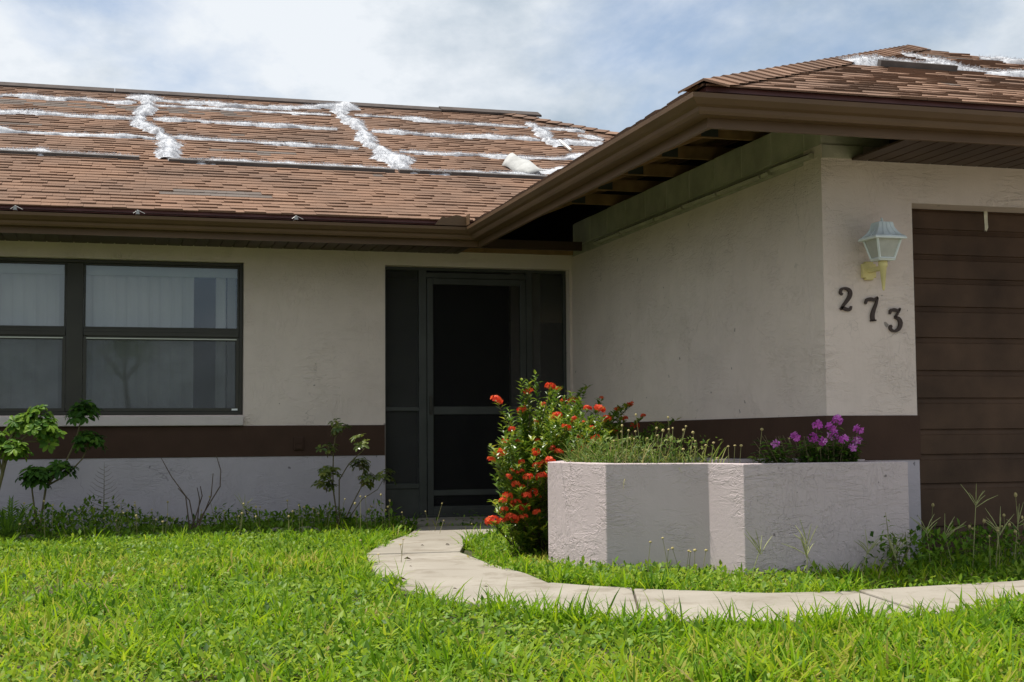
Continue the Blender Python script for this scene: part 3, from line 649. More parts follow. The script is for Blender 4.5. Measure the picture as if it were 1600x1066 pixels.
m = MB(); m.add([(2.51, YD+.004, -.02), (3.252, YD+.004, -.02), (3.252, YD+.004, 1.865), (2.51, YD+.004, 1.865)], [(0, 1, 2, 3)]); m.build('door_mesh', M['doorscreen'], sdo)
m = MB(); m.box(2.475, 2.497, YD-.034, YD-.012, .80, .95); m.box(2.48, 2.492, YD-.05, YD-.03, .82, .85); m.build('handle', M['bronze'], sdo, bevel=.003)
m = MB(); m.box(2.40, 3.34, YD-.05, YD+.12, GZ+.0, GZ+.062); m.build('threshold', M['greymetal'], ent, bevel=.004)
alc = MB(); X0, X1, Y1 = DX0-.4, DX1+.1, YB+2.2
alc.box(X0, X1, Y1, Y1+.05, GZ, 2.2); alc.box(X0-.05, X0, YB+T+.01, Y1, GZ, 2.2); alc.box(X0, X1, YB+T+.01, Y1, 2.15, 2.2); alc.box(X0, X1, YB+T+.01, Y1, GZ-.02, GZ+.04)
alc.build('entry_alcove', M['dark'], house)  # alcove walls near-black, its deep shade put into the colour
m = MB(); m.box(3.46, 3.74, YB+1.1, YB+1.15, GZ+.04, 2.1); m.build('alcove_return', M['interior'], house)
# ------------------------------------------------------------------ garage door
gd = empty('garage_door', (0, 0, 0)); gd.parent = house; gd.location = (4.6-2.0, YF+.16-YB, 0)
YG = YF+.16
zs = [1.90, 1.77, 1.625, 1.49, 1.33, 1.155, .97, .815, .64, .50, .338, .10, -.05]
for a, b in zip(zs[1:], zs[:-1]):
    g = min(.032, (b-a)*.25)
    m = MB(); pr = [(0, a+.004), (0, b-g), (.006, b-g+.006), (.014, b-.004), (.014, b), (.04, b), (.04, a), (.014, a), (.006, a+.0015)]
    m.seg([(q[0], q[1]) for q in pr], lambda d: (GX0-.03, YG+d), lambda d: (GX1+.03, YG+d)); m.build('door_panel', M['garage'], gd)
m = MB(); m.box(GX0-.03, GX1+.03, YG+.042, YG+.06, -.06, 1.95); m.build('door_backing', M['garage'], gd)
m = MB(); m.box(GX0-.02, GX1+.02, YG-.012, YG+.05, -.075, -.045); m.build('bottom_seal', M['dark'], gd)
m = MB(); q = at(1540, 335, YG-.004); pts = [(-.011, .02), (.014, .022), (.012, -.03), (.016, -.075), (.004, -.10), (.0, -.088), (-.006, -.10), (-.008, -.04)]
m.add([(q[0]+a, YG-.004+rnd(0, .002), q[2]+b) for a, b in pts]+[(q[0]+a, YG-.001, q[2]+b) for a, b in pts], [tuple(range(8)), tuple(range(15, 7, -1))]+[(i, (i+1) % 8, 8+(i+1) % 8, 8+i) for i in range(8)])
tag(m.build('paper_strip', M['paper'], None, org=q), 'torn strip of yellowed tape stuck near the garage door top', 'paper strip')

# ------------------------------------------------------------------ wall lantern and numbers
LX, LY = 3.940, YF-.165
lan = empty('wall_lantern', (LX, YF, 1.50)); tag(lan, 'white lantern on a yellowed bracket beside the garage door', 'wall lamp')
def sqring(h, z): return [(LX-h, LY-h, z), (LX+h, LY-h, z), (LX+h, LY+h, z), (LX-h, LY+h, z)]
def loft(mb, rings):
    vs = [p for r in rings for p in r]; n = 4
    fs = [(i*n+k, i*n+(k+1) % n, (i+1)*n+(k+1) % n, (i+1)*n+k) for i in range(len(rings)-1) for k in range(n)]
    mb.add(vs, fs+[(3, 2, 1, 0), tuple((len(rings)-1)*n+k for k in range(4))])
m = MB(); loft(m, [sqring(.090, 1.650), sqring(.090, 1.662), sqring(.074, 1.672), sqring(.060, 1.690), sqring(.048, 1.712), sqring(.042, 1.738), sqring(.040, 1.742)])
lr = m.build('lantern_roof', M['lampblue'], lan, bevel=.002)
m = MB(); loft(m, [sqring(.093, 1.647), sqring(.093, 1.657)]); m.build('brim', M['lampwhite'], lr, bevel=.002)
for sx, sy in ((0, -1), (-1, 0), (1, 0), (0, 1)):
    for t in (-.5, 0, .5):
        pts = [(h, z) for h, z in ((.093, 1.665), (.079, 1.674), (.061, 1.692), (.049, 1.714), (.042, 1.740))]
        m = MB(); m.tube([(LX+sx*h+(t*h if sx == 0 else 0), LY+sy*h+(t*h if sy == 0 else 0), z) for h, z in pts], .0022, 4); m.build('seam', M['lampblue'], lr)
m = MB(); m.tube([(LX, LY, 1.738), (LX, LY, 1.75), (LX, LY, 1.755), (LX, LY, 1.768)], [.012, .006, .009, .003], 8); m.build('finial', M['lampwhite'], lr)
m = MB()
for sx in (-1, 1):
    for sy in (-1, 1): m.tube([(LX+sx*.070, LY+sy*.070, 1.650), (LX+sx*.043, LY+sy*.043, 1.545)], .0065, 4)
for h, z in ((.045, 1.545),):
    r = sqring(h, z)
    for i in range(4): m.tube([r[i], r[(i+1) % 4]], .008, 4)
loft(m, [sqring(.046, 1.536), sqring(.046, 1.545)])
m.build('cage', M['lampwhite'], lan)
for i, (s0, s1) in enumerate((((-1, -1), (1, -1)), ((-1, 1), (-1, -1)), ((1, -1), (1, 1)), ((1, 1), (-1, 1)))):
    m = MB(); m.add([(LX+s0[0]*.042, LY+s0[1]*.042, 1.548), (LX+s1[0]*.042, LY+s1[1]*.042, 1.548), (LX+s1[0]*.068, LY+s1[1]*.068, 1.648), (LX+s0[0]*.068, LY+s0[1]*.068, 1.648)], [(0, 1, 2, 3)])
    m.build('lantern_pane', M['frost'], lan)
m = MB(); m.tube([(LX, LY, 1.538), (LX, LY, 1.518), (LX, LY, 1.506), (LX, LY, 1.50), (LX, LY, 1.385), (LX, LY, 1.378)], [.024, .025, .024, .019, .007, .003], 12); m.build('finial_cone', M['lampyellow'], lan, smooth=True)
m = MB(); m.box(LX-.012, LX+.012, LY, YF-.012, 1.487, 1.512); m.build('arm', M['lampyellow'], lan, bevel=.004)
hx = .040
m = MB(); oc = [(-hx, -.038), (-hx+.016, -.038), (-hx+.016, -.05), (hx-.016, -.05), (hx-.016, -.038), (hx, -.038), (hx, .038), (hx-.016, .038), (hx-.016, .05), (-hx+.016, .05), (-hx+.016, .038), (-hx, .038)]
vs = [(LX+a, YF-.028, 1.50+b) for a, b in oc]+[(LX+a, YF-.001, 1.50+b) for a, b in oc]
m.add(vs, [tuple(range(12)), tuple(range(23, 11, -1))]+[(i, 12+i, 12+(i+1) % 12, (i+1) % 12) for i in range(12)]); m.build('back_plate', M['lampyellow'], lan, bevel=.003)

def digit(ch, strokes, x, z, hgt, label):
    m = MB()
    for st in strokes:
        n = len(st); L_, R_ = [], []
        for i, (a, b, w_) in enumerate(st):
            a0, b0 = st[max(i-1, 0)][:2]; a1, b1 = st[min(i+1, n-1)][:2]; dx, dz = a1-a0, b1-b0; q = math.hypot(dx, dz)+1e-9
            L_.append((a-dz/q*w_, b+dx/q*w_)); R_.append((a+dz/q*w_, b-dx/q*w_))
        vs = []
        for yy in (YF-.016, YF-.004): vs += [(x+a*hgt, yy, z+b*hgt) for a, b in L_]+[(x+a*hgt, yy, z+b*hgt) for a, b in R_]
        fs = [(i, i+1, n+i+1, n+i) for i in range(n-1)]+[(2*n+i, 3*n+i, 3*n+i+1, 2*n+i+1) for i in range(n-1)]
        fs += [(i, 2*n+i, 2*n+i+1, i+1) for i in range(n-1)]+[(n+i, n+i+1, 3*n+i+1, 3*n+i) for i in range(n-1)]
        fs += [(0, n, 3*n, 2*n), (n-1, 3*n-1, 4*n-1, 2*n-1)]
        m.add(vs, fs)
    o = m.build('house_number', M['number'], None, org=(x+.25*hgt, YF-.01, z)); tag(o, label, 'number', 'house numbers beside the garage door')
def spl(pts, n=5):
    out = []
    for i in range(len(pts)-1):
        p0, p1, p2, p3 = pts[max(i-1, 0)], pts[i], pts[i+1], pts[min(i+2, len(pts)-1)]
        for k in range(n):
            t = k/n; out.append(tuple(.5*((2*b)+(c-a)*t+(2*a-5*b+4*c-d)*t*t+(-a+3*b-3*c+d)*t**3) for a, b, c, d in zip(p0, p1, p2, p3)))
    out.append(pts[-1]); return out
digit('2', [spl([(.14, .70, .045), (.05, .78, .06), (.10, .93, .055), (.28, .98, .055), (.48, .90, .075), (.52, .73, .09), (.42, .52, .08), (.22, .28, .06), (.06, .08, .045)]), spl([(.03, .06, .05), (.15, .12, .07), (.32, .06, .075), (.48, .06, .065), (.56, .20, .035)])], 3.764, 1.281, .124, 'brown numeral 2 highest on the garage column')
digit('7', [spl([(.02, .70, .035), (.08, .86, .06), (.25, .90, .075), (.42, .88, .06), (.58, .99, .04)]), spl([(.57, .97, .04), (.50, .72, .055), (.38, .45, .075), (.32, .22, .085), (.34, .03, .085)]), [(.22, .02, .03), (.48, .05, .03)]], 3.917, 1.226, .134, 'brown numeral 7 in the middle of the slanting number row')
digit('3', [spl([(.05, .74, .035), (.10, .90, .06), (.28, .93, .07), (.44, .91, .05), (.56, 1.0, .035)]), spl([(.54, .97, .035), (.44, .80, .04), (.30, .62, .05)]), spl([(.28, .61, .05), (.46, .56, .075), (.55, .38, .09), (.48, .15, .08), (.30, .03, .06), (.12, .06, .055), (.05, .18, .07), (.12, .26, .05)])], 4.060, 1.172, .128, 'brown numeral 3 lowest of the number row beside garage door')

# ------------------------------------------------------------------ planter
PZ = .477
outer = [(2.62, 7.95), (2.322, 7.43), (2.435, 6.80), (2.895, 6.548), (2.971, 6.30), (3.885, 6.31), (3.885, YF-.016)]
pl = empty('planter', (3.0, 6.9, GZ)); tag(pl, 'angled stucco planter box in front of the garage corner', 'planter')
def inset(poly, d):
    out = []
    for i, p in enumerate(poly):
        ns = []
        for a, b in ((i-1, i), (i, i+1)):
            if a < 0 or b >= len(poly): continue
            dx, dy = poly[b][0]-poly[a][0], poly[b][1]-poly[a][1]; q = math.hypot(dx, dy); ns.append((-dy/q, dx/q))
        nx, ny = sum(n[0] for n in ns), sum(n[1] for n in ns); q = nx*nx+ny*ny; k = 2*d/q if len(ns) == 2 else d
        if len(ns) == 2: k = d*2/q
        out.append((p[0]+nx*k, p[1]+ny*k))
    return out
inn = inset(outer, .085)
m = MB(); no = len(outer); vs = []
for z_ in (GZ-.15, .05, .25, PZ):
    vs += [(x_, y_, z_) for x_, y_ in outer]
for z_ in (PZ, GZ-.15): vs += [(x_, y_, z_) for x_, y_ in inn]
fs = [(r_*no+i, r_*no+i+1, (r_+1)*no+i+1, (r_+1)*no+i) for r_ in range(5) for i in range(no-1)]
fs += [tuple(r_*no for r_ in range(5, -1, -1)), tuple(r_*no+no-1 for r_ in range(6))]
m.add(vs, fs); sh = m.build('shell', M['stucco_planter'], pl)
bv = sh.modifiers.new('bevel', 'BEVEL'); bv.width = .005; bv.segments = 3; bv.limit_method = 'ANGLE'; bv.angle_limit = math.radians(20)
m = MB(); m.box(2.62, XS-.014, 7.866, 7.95, GZ-.15, PZ-.004); m.build('rear_face', M['stucco_planter'], pl)
m = MB(); n = len(inn); sp = [(2.70, 7.87)]+inn[1:]+[(XS-.02, YF-.02), (XS-.02, 7.87)]
m.prism(sp, PZ-.10, PZ-.045); m.build('planter_soil', M['soil'], pl)
m = MB(); m.box(3.0, 3.80, YF-.05, YF-.014, PZ-.06, PZ+.015); m.build('back_curb', M['stucco_planter'], pl)

# ------------------------------------------------------------------ scalloped edging along the bed
es = MB(); n = 9; prof = [(-.095, -.12)]+[(.095*math.cos(math.pi-math.pi*i/n), .035*math.sin(math.pi*i/n)+.02) for i in range(n+1)]+[(.095, -.12)]
k = len(prof); es.add([(a, -.025, b) for a, b in prof]+[(a, .025, b) for a, b in prof], [tuple(range(k)), tuple(range(2*k-1, k-1, -1))]+[(i, k+i, k+(i+1) % k, (i+1) % k) for i in range(k)])
esm = es.mesh('edging_stone'); esm.materials.append(M['edging']); x = -.72; i = 0
ORD = 'first second third fourth fifth sixth seventh eighth ninth tenth eleventh twelfth thirteenth fourteenth fifteenth'.split()
while x < 1.9 and i < 15:
    o = bpy.data.objects.new('edging_stone', esm); COL.objects.link(o); o.location = (x, 10.02+rnd(-.03, .03), GZ+rnd(-.012, .014)); o.rotation_euler = (rnd(-.15, .15), rnd(-.08, .08), rnd(-.12, .12)); o.scale = (1, 1, 1)
    tag(o, ORD[i]+' scalloped edging stone from the left along the wall bed', 'edging stone', 'edging stones along the wall bed'); x += .2+rnd(0, .02); i += 1

# ------------------------------------------------------------------ lawn
def inpoly(px, py, poly):
    ins = np.zeros(len(px), bool); n = len(poly)
    for i in range(n):
        x1, y1 = poly[i]; x2, y2 = poly[(i+1) % n]
        c = ((y1 > py) != (y2 > py)) & (px < (x2-x1)*(py-y1)/((y2-y1) or 1e-9)+x1); ins ^= c
    return ins
PATHP = [a for a, b in ST]+[b for a, b in reversed(ST)]
PLANP = outer+[(XS, YF), (XS, 7.95)]
def vnoise(x, y, s, seed):
    g = np.random.default_rng(seed).random((128, 128)); fx, fy = x*s+37.3, y*s+11.7
    ix, iy = np.floor(fx).astype(int), np.floor(fy).astype(int); tx, ty = fx-ix, fy-iy; tx = tx*tx*(3-2*tx); ty = ty*ty*(3-2*ty)
    q = lambda a, b: g[a % 128, b % 128]
    return (q(ix, iy)*(1-tx)+q(ix+1, iy)*tx)*(1-ty)+(q(ix, iy+1)*(1-tx)+q(ix+1, iy+1)*tx)*ty
def field(n, region):
    x = RNG.uniform(region[0], region[1], n); y = RNG.uniform(region[2], region[3], n)
    return x, y
def visible(x, y, mleft=1.0, mright=1.0):
    lo = -.135*y-.15-mleft; hi = .66*y+.15+mright
    return (x > lo) & (x < hi)
VERGE = [(1.9, 8.0), (2.1, 6.1), (2.8, 5.3), (4.4, 5.4), (4.4, 6.9), (2.9, 6.7), (2.3, 8.0)]
def blades(name, x, y, z, Ln, Wd, lean, curl, tint, mat, parent=None, az=None):
    n = len(x); az = RNG.uniform(0, 2*np.pi, n) if az is None else az; tw = RNG.normal(0, .6, n)
    ts = np.array([0, .4, .75, 1.0]); wf = np.array([.8, 1.0, .65, 0.0])
    dx, dy = np.cos(az), np.sin(az); sx, sy = np.cos(az+np.pi/2+tw), np.sin(az+np.pi/2+tw)
    V = np.zeros((n, 7, 3), np.float32); j = 0
    for t, wfac in zip(ts, wf):
        th = lean+curl*t*.6; hor = Ln*t*np.sin(th); ver = Ln*t*np.cos(th)
        c = np.stack([x+dx*hor, y+dy*hor, z+ver], 1); s = np.stack([sx*Wd*.5*wfac, sy*Wd*.5*wfac, np.zeros(n)], 1)
        if wfac > 0: V[:, j] = c-s; V[:, j+1] = c+s; j += 2
        else: V[:, j] = c; j += 1
    base = (np.arange(n)*7)[:, None]
    Q1 = base+np.array([0, 1, 3, 2]); Q2 = base+np.array([2, 3, 5, 4]); T3 = base+np.array([4, 5, 6])
    me = bpy.data.meshes.new(name); me.vertices.add(n*7); me.vertices.foreach_set('co', V.reshape(-1))
    loops = np.concatenate([Q1, Q2, T3], 1).reshape(-1); me.loops.add(len(loops)); me.loops.foreach_set('vertex_index', loops.astype(np.int32))
    st = (np.arange(n)*11)[:, None]+np.array([0, 4, 8]); me.polygons.add(n*3); me.polygons.foreach_set('loop_start', st.reshape(-1).astype(np.int32))
    me.update(calc_edges=True); me.validate()
    a = me.attributes.new('tint', 'FLOAT', 'FACE'); a.data.foreach_set('value', np.repeat(tint, 3).astype(np.float32))
    me.materials.append(mat); o = bpy.data.objects.new(name, me); COL.objects.link(o); o.parent = parent
    if parent is not None: o.location = tuple(-np.array(parent.location))
    return o
def lawnmask(x, y):
    k = ~inpoly(x+(vnoise(x, y, 5, 21)-.5)*.22, y+(vnoise(x, y, 4, 22)-.5)*.24, PATHP) & ~inpoly(x, y, PLANP) & visible(x, y)
    k &= ~((x > 2.05) & (x < 3.7) & (y > 10.30)) & ~((x > XS-.02) & (y > YF-.05)) & (y < YB-.02) & ~((x > 4.45) & (y < 6.9))
    return k
n = 230000; x, y = field(n, (-3.2, 5.2, 2.9, 11.0))
dens = np.clip(1.55-(y-3)/8.5, .42, 1); k = lawnmask(x, y) & (RNG.random(n) < dens); x, y = x[k], y[k]; n = len(x)
p1 = vnoise(x, y, 1.1, 1); p2 = vnoise(x, y, 3.7, 2); p3 = vnoise(x, y, 9, 3)
tall = np.clip((p1*.6+p2*.4-.42)*3.0, 0, 1); tall[inpoly(x, y, VERGE)] *= .1; tall[(x > 1.2) & (y > 4.25) & (y < 4.95)] *= .35
bare = (p2*.5+p3*.5 < .40) & (RNG.random(n) < .88)
kp = ~bare; x, y, p1, p2, p3, tall = [q[kp] for q in (x, y, p1, p2, p3, tall)]; n = len(x)
Ln = (.024+.100*tall*RNG.random(n)+.038*RNG.random(n))*(1-.25*np.clip((y-8)/3, 0, 1)); Wd = .0055+.0065*RNG.random(n)
tint = np.clip(.54+.60*(p3-.5)+.85*(p1-.5)+RNG.normal(0, .22, n), 0, .9); dead = RNG.random(n) < .05+.16*(p2 < .3); tint[dead] = RNG.uniform(.9, 1, dead.sum())
tag(blades('lawn_grass', x, y, np.full(n, GZ-.004), Ln, Wd, np.abs(RNG.normal(.45, .4, n)), RNG.uniform(.2, 2.0, n), tint, M['grass']), 'uneven green grass covering the front yard', 'grass', kind='stuff')
# taller rough tufts
tx, ty, tL, tA = [], [], [], []
cent = [(RNG.uniform(-2.2, 4.2), RNG.uniform(3.2, 9.8)) for _ in range(700)]
cent += [(a, b+.02) for a, b in [lerp(ST[i][0], ST[i+1][0], t) for i in range(6, 12) for t in np.linspace(0, 1, 9)] for b in [b-.17-RNG.random()*.15]]
cent = [c_ for c_ in cent if not inpoly(np.array([c_[0]]), np.array([c_[1]]), VERGE)[0]]
for i_ in range(1, 10):
    for _ in range(7):
        q_ = lerp(ST[i_][1], ST[i_+1][1], RNG.random()); cent.append((q_[0]+RNG.uniform(.0, .10), q_[1]+RNG.uniform(0, .05)))
        q_ = lerp(ST[i_][0], ST[i_+1][0], RNG.random()); cent.append((q_[0]-RNG.uniform(.02, .14), q_[1]-RNG.uniform(.05, .18)*(i_ > 5)))
cent += [(RNG.uniform(2.0, 4.3), RNG.uniform(3.3, 4.55)) for _ in range(90)]
for cx, cy in cent:
    q = int(RNG.integers(10, 30)); sp = RNG.uniform(.02, .07)
    tx += list(cx+RNG.normal(0, sp, q)); ty += list(cy+RNG.normal(0, sp, q)); tL += list(RNG.uniform(.08, .17, q)*RNG.uniform(.7, 1.15)); tA += [RNG.uniform(.42, .72)]*q
x, y, Ln, ta = map(np.array, (tx, ty, tL, tA)); k = lawnmask(x, y); x, y, Ln, ta = x[k], y[k], Ln[k], ta[k]; n = len(x)
tag(blades('grass_tufts', x, y, np.full(n, GZ-.004), Ln, RNG.uniform(.005, .0095, n), np.abs(RNG.normal(.3, .25, n)), RNG.uniform(.3, 1.5, n), np.clip(ta+RNG.normal(0, .1, n), 0, .95), M['grass']), 'coarse taller grass tufts scattered through the yard', 'grass', kind='stuff')
# low broad-leaved creeping weeds
def leaves(name, x, y, z, size, tint, mat, tilt=.6, asp=.5, parent=None):
    n = len(x); az = RNG.uniform(0, 2*np.pi, n); el = RNG.normal(.25, tilt, n)
    d = np.stack([np.cos(az)*np.cos(el), np.sin(az)*np.cos(el), np.sin(el)], 1); sd_ = np.stack([-np.sin(az), np.cos(az), RNG.normal(0, .35, n)], 1)
    c = np.stack([x, y, z], 1); sz = size[:, None]
    up = np.cross(d, sd_)
    V = np.stack([c, c+d*sz*.5+sd_*sz*asp*.5+up*sz*.08, c+d*sz, c+d*sz*.5-sd_*sz*asp*.5+up*sz*.08], 1).astype(np.float32)
    me = bpy.data.meshes.new(name); me.vertices.add(n*4); me.vertices.foreach_set('co', V.reshape(-1))
    F = ((np.arange(n)*4)[:, None]+np.array([0, 1, 2, 0, 2, 3])).reshape(-1); me.loops.add(n*6); me.loops.foreach_set('vertex_index', F.astype(np.int32))
    me.polygons.add(n*2); me.polygons.foreach_set('loop_start', (np.arange(n*2)*3).astype(np.int32)); me.update(calc_edges=True)
    a = me.attributes.new('tint', 'FLOAT', 'FACE'); a.data.foreach_set('value', np.repeat(tint, 2).astype(np.float32))
    me.materials.append(mat); o = bpy.data.objects.new(name, me); COL.objects.link(o); o.parent = parent
    if parent is not None: o.location = tuple(-np.array(parent.location))
    return o
n = 190000; x, y = field(n, (-3, 5.0, 3.0, 10.9)); k = lawnmask(x, y) & (RNG.random(n) < np.clip(vnoise(x, y, 1.6, 9)*1.9-.35, .08, 1)); x, y = x[k], y[k]; n = len(x)
tag(leaves('creeping_weeds', x, y, GZ+RNG.uniform(.005, .045, n), RNG.uniform(.016, .042, n), np.clip(RNG.normal(.62, .25, n), 0, 1), M['weedleaf']), 'low broad-leaved weeds creeping through the grass', 'weeds', kind='stuff')
cx_, cy_, cs_ = [], [], []
for _ in range(620):
    px_, py_ = RNG.uniform(-2.4, 4.2), RNG.uniform(3.2, 9.9)
    if vnoise(np.array([px_]), np.array([py_]), .9, 31)[0] < .42: continue
    q = int(RNG.integers(9, 22)); cx_ += list(px_+RNG.normal(0, .035, q)); cy_ += list(py_+RNG.normal(0, .035, q)); cs_ += list(RNG.uniform(.025, .052, q))
x, y, sz_ = map(np.array, (cx_, cy_, cs_)); k = lawnmask(x, y); x, y, sz_ = x[k], y[k], sz_[k]; n = len(x)
tag(leaves('broadleaf_weeds', x, y, GZ+RNG.uniform(.01, .06, n), sz_, np.clip(RNG.normal(.6, .25, n), 0, 1), M['weedleaf'], .5, .42), 'broad-leaved weed clumps scattered through the lawn', 'weeds', kind='stuff')
n = 30000; x, y = field(n, (-3, 4.6, 3.0, 10.2)); k = lawnmask(x, y) & (vnoise(x, y, 3.7, 2)*.5+vnoise(x, y, 9, 3)*.5 < .40); x, y = x[k], y[k]; n = len(x)
tag(blades('dry_thatch', x, y, np.full(n, GZ+.002), RNG.uniform(.03, .08, n), RNG.uniform(.002, .005, n), RNG.uniform(1.1, 1.5, n), RNG.uniform(-.2, .3, n), RNG.uniform(.88, 1, n), M['grass']), 'dry straw lying in the thin patches of the lawn', 'grass', kind='stuff')
# bed under the window, dark leafy fringe
n = 15000; x = RNG.uniform(-2.6, 2.75, n); y = RNG.uniform(9.8, 10.95, n); k = visible(x, y) & ~inpoly(x, y, PATHP) & ~((x > 2.1) & (y > 10.32)); x, y = x[k], y[k]; n = len(x)
tag(leaves('bed_weeds', x, y, GZ+RNG.uniform(.0, .24, n)*vnoise(x, y, 3, 5)*np.clip((y-9.7)*2.2, .3, 1)*np.where(x < .2, 1.35, 1.0), RNG.uniform(.02, .055, n), np.clip(RNG.normal(.45, .22, n), 0, 1), M['weedleaf'], .7), 'leafy weeds in the bed along the front wall', 'weeds', kind='stuff')
# fringe at the foot of the planter and in front of the garage
fx, fy, fL = [], [], []
for i in range(1, 5):
    a, b = outer[i], outer[i+1]
    for _ in range(int(170*math.hypot(b[0]-a[0], b[1]-a[1])/.5)):
        q = lerp(a, b, random.random()); fx.append(q[0]-rnd(.0, .28)*(.9 if i in (1, 3) else .2)); fy.append(q[1]-rnd(.0, .32)*(1 if i in (2, 4) else .2)); fL.append(rnd(.02, .05))
for _ in range(2000): fx.append(rnd(3.3, 4.9)); fy.append(rnd(5.62, 6.68)); fL.append(rnd(.04, .13))
x, y, Ln = map(np.array, (fx, fy, fL)); k = ~inpoly(x, y, PATHP) & ~inpoly(x, y, PLANP) & ~((x > XS-.02) & (y > YF-.02)); x, y, Ln = x[k], y[k], Ln[k]; n = len(x)
tag(blades('verge_grass', x, y, np.full(n, GZ-.004), Ln, RNG.uniform(.004, .009, n), np.abs(RNG.normal(.4, .3, n)), RNG.uniform(.3, 1.5, n), np.clip(RNG.normal(.62, .18, n), 0, 1), M['grass']), 'rough grass between the path and the planter foot', 'grass', kind='stuff')
n = 2600; x = RNG.uniform(3.6, 4.9, n); y = RNG.uniform(5.95, 6.7, n); k = ~inpoly(x, y, PLANP) & ~inpoly(x, y, PATHP); x, y = x[k], y[k]; n = len(x)
tag(leaves('garage_weeds', x, y, GZ+RNG.random(n)**1.5*.2, RNG.uniform(.02, .05, n), np.clip(RNG.normal(.4, .2, n), 0, 1), M['weedleaf'], .7), 'dark leafy weeds in front of the garage corner', 'weeds', kind='stuff')

# ------------------------------------------------------------------ umbrella plants by the window
def rosette(mb, c, dr, n, ln, wd, tlo, thi, droop=.55):
    c = np.array(c, float); dr = np.array(dr, float); dr /= np.linalg.norm(dr)
    a = np.cross(dr, (.3, .2, .93)); a /= np.linalg.norm(a); b = np.cross(dr, a)
    for i in range(n):
        q = 2*math.pi*(i+rnd(-.25, .25))/n; out = a*math.cos(q)+b*math.sin(q)
        D_ = out+dr*rnd(.05, .55)+np.array([0, 0, -.12]); D_ /= np.linalg.norm(D_); S_ = np.cross(D_, dr); S_ /= np.linalg.norm(S_)+1e-9; N_ = np.cross(S_, D_); l_ = ln*rnd(.75, 1.15); w_ = wd*rnd(.85, 1.15)*.5; dp = droop*rnd(.5, 1.2)*l_
        prof_ = [(.12, .12, 0), (.45, .85, .10), (.72, 1.0, .28), (.92, .6, .5), (1.0, .05, .6)]
        vs_ = [];
        for t_, ww, dd in prof_:
            p_ = c+D_*l_*t_-N_*dp*dd; vs_ += [p_+S_*w_*ww+N_*w_*.3*ww, p_, p_-S_*w_*ww+N_*w_*.3*ww]
        mb.add(vs_, [f_ for i_ in range(4) for f_ in ((i_*3, i_*3+1, i_*3+4, i_*3+3), (i_*3+1, i_*3+2, i_*3+5, i_*3+4))], rnd(tlo, thi))
def umbrella(name, label, base, stems, mat, ln, wd, tints, group=None, hm=2.2):
    root = empty(name, tuple(base)); tag(root, label, 'plant', group)
    for pts, heads, rad in stems:
        pts = [np.array(base) if p is None else np.array(p) for p in pts]
        m = MB(); m.tube(pts, [rad*(1-.45*i/(len(pts)-1)) for i in range(len(pts))], 6); m.build('stem', M['stem'], root)
        tip = pts[-1]; m = MB(); pt = MB()
        for _ in range(max(4, int(heads*hm))):
            d = np.array([rnd(-1, 1), rnd(-1, .8), rnd(-.35, .9)]); d /= np.linalg.norm(d); e = tip+d*rnd(.02, .10); pt.tube([tip-np.array([0, 0, rnd(0, .05)]), (tip+e)/2+np.array([0, 0, .01]), e], .0022, 3)
            rosette(m, e, d*.6+np.array([0, -.1, .6]), random.randint(6, 9), ln, wd, *tints)
        m.build('leaf_cluster', mat, root); pt.build('petiole', M['stem'], root)
a = lambda px, py, Y: at(px, py, Y)
b0 = np.array([-.80, 9.88, GZ])
umbrella('umbrella_plant', 'sunlit umbrella plant with glossy leaves at the left edge', b0,
         [([None, a(4, 740, 9.84), a(8, 700, 9.82), a(30, 690, 9.82), a(62, 665, 9.78)], 8, .014), ([a(4, 740, 9.84), a(10, 720, 9.78), a(20, 705, 9.72)], 8, .010),
          ([a(8, 700, 9.82), a(24, 670, 9.84), a(36, 662, 9.84)], 8, .009), ([a(62, 665, 9.78), a(64, 650, 9.78), a(65, 643, 9.78)], 3, .006), ([a(30, 690, 9.82), a(60, 690, 9.82), a(78, 682, 9.84)], 6, .007), ([a(4, 740, 9.84), a(-6, 700, 9.84), a(-12, 690, 9.84)], 8, .009)],
         M['schef'], .062, .029, (.45, 1.0), None, 2.6)  # brighter leaf tints put the sunlight into the colour
b1 = a(60, 800, 10.5); b1[2] = GZ
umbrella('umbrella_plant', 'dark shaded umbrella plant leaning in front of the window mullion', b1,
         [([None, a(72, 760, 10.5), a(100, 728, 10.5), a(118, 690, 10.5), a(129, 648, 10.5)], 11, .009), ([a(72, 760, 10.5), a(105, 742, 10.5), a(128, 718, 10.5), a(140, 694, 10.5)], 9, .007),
          ([None, a(50, 765, 10.45), a(55, 748, 10.45)], 13, .008), ([a(72, 760, 10.5), a(85, 740, 10.48), a(92, 735, 10.48)], 5, .005)], M['schef'], .068, .029, (.1, .7), None, 2.4)  # same leaf material, darker tints put the shade into the colour
b2 = a(530, 800, 10.35); b2[2] = GZ
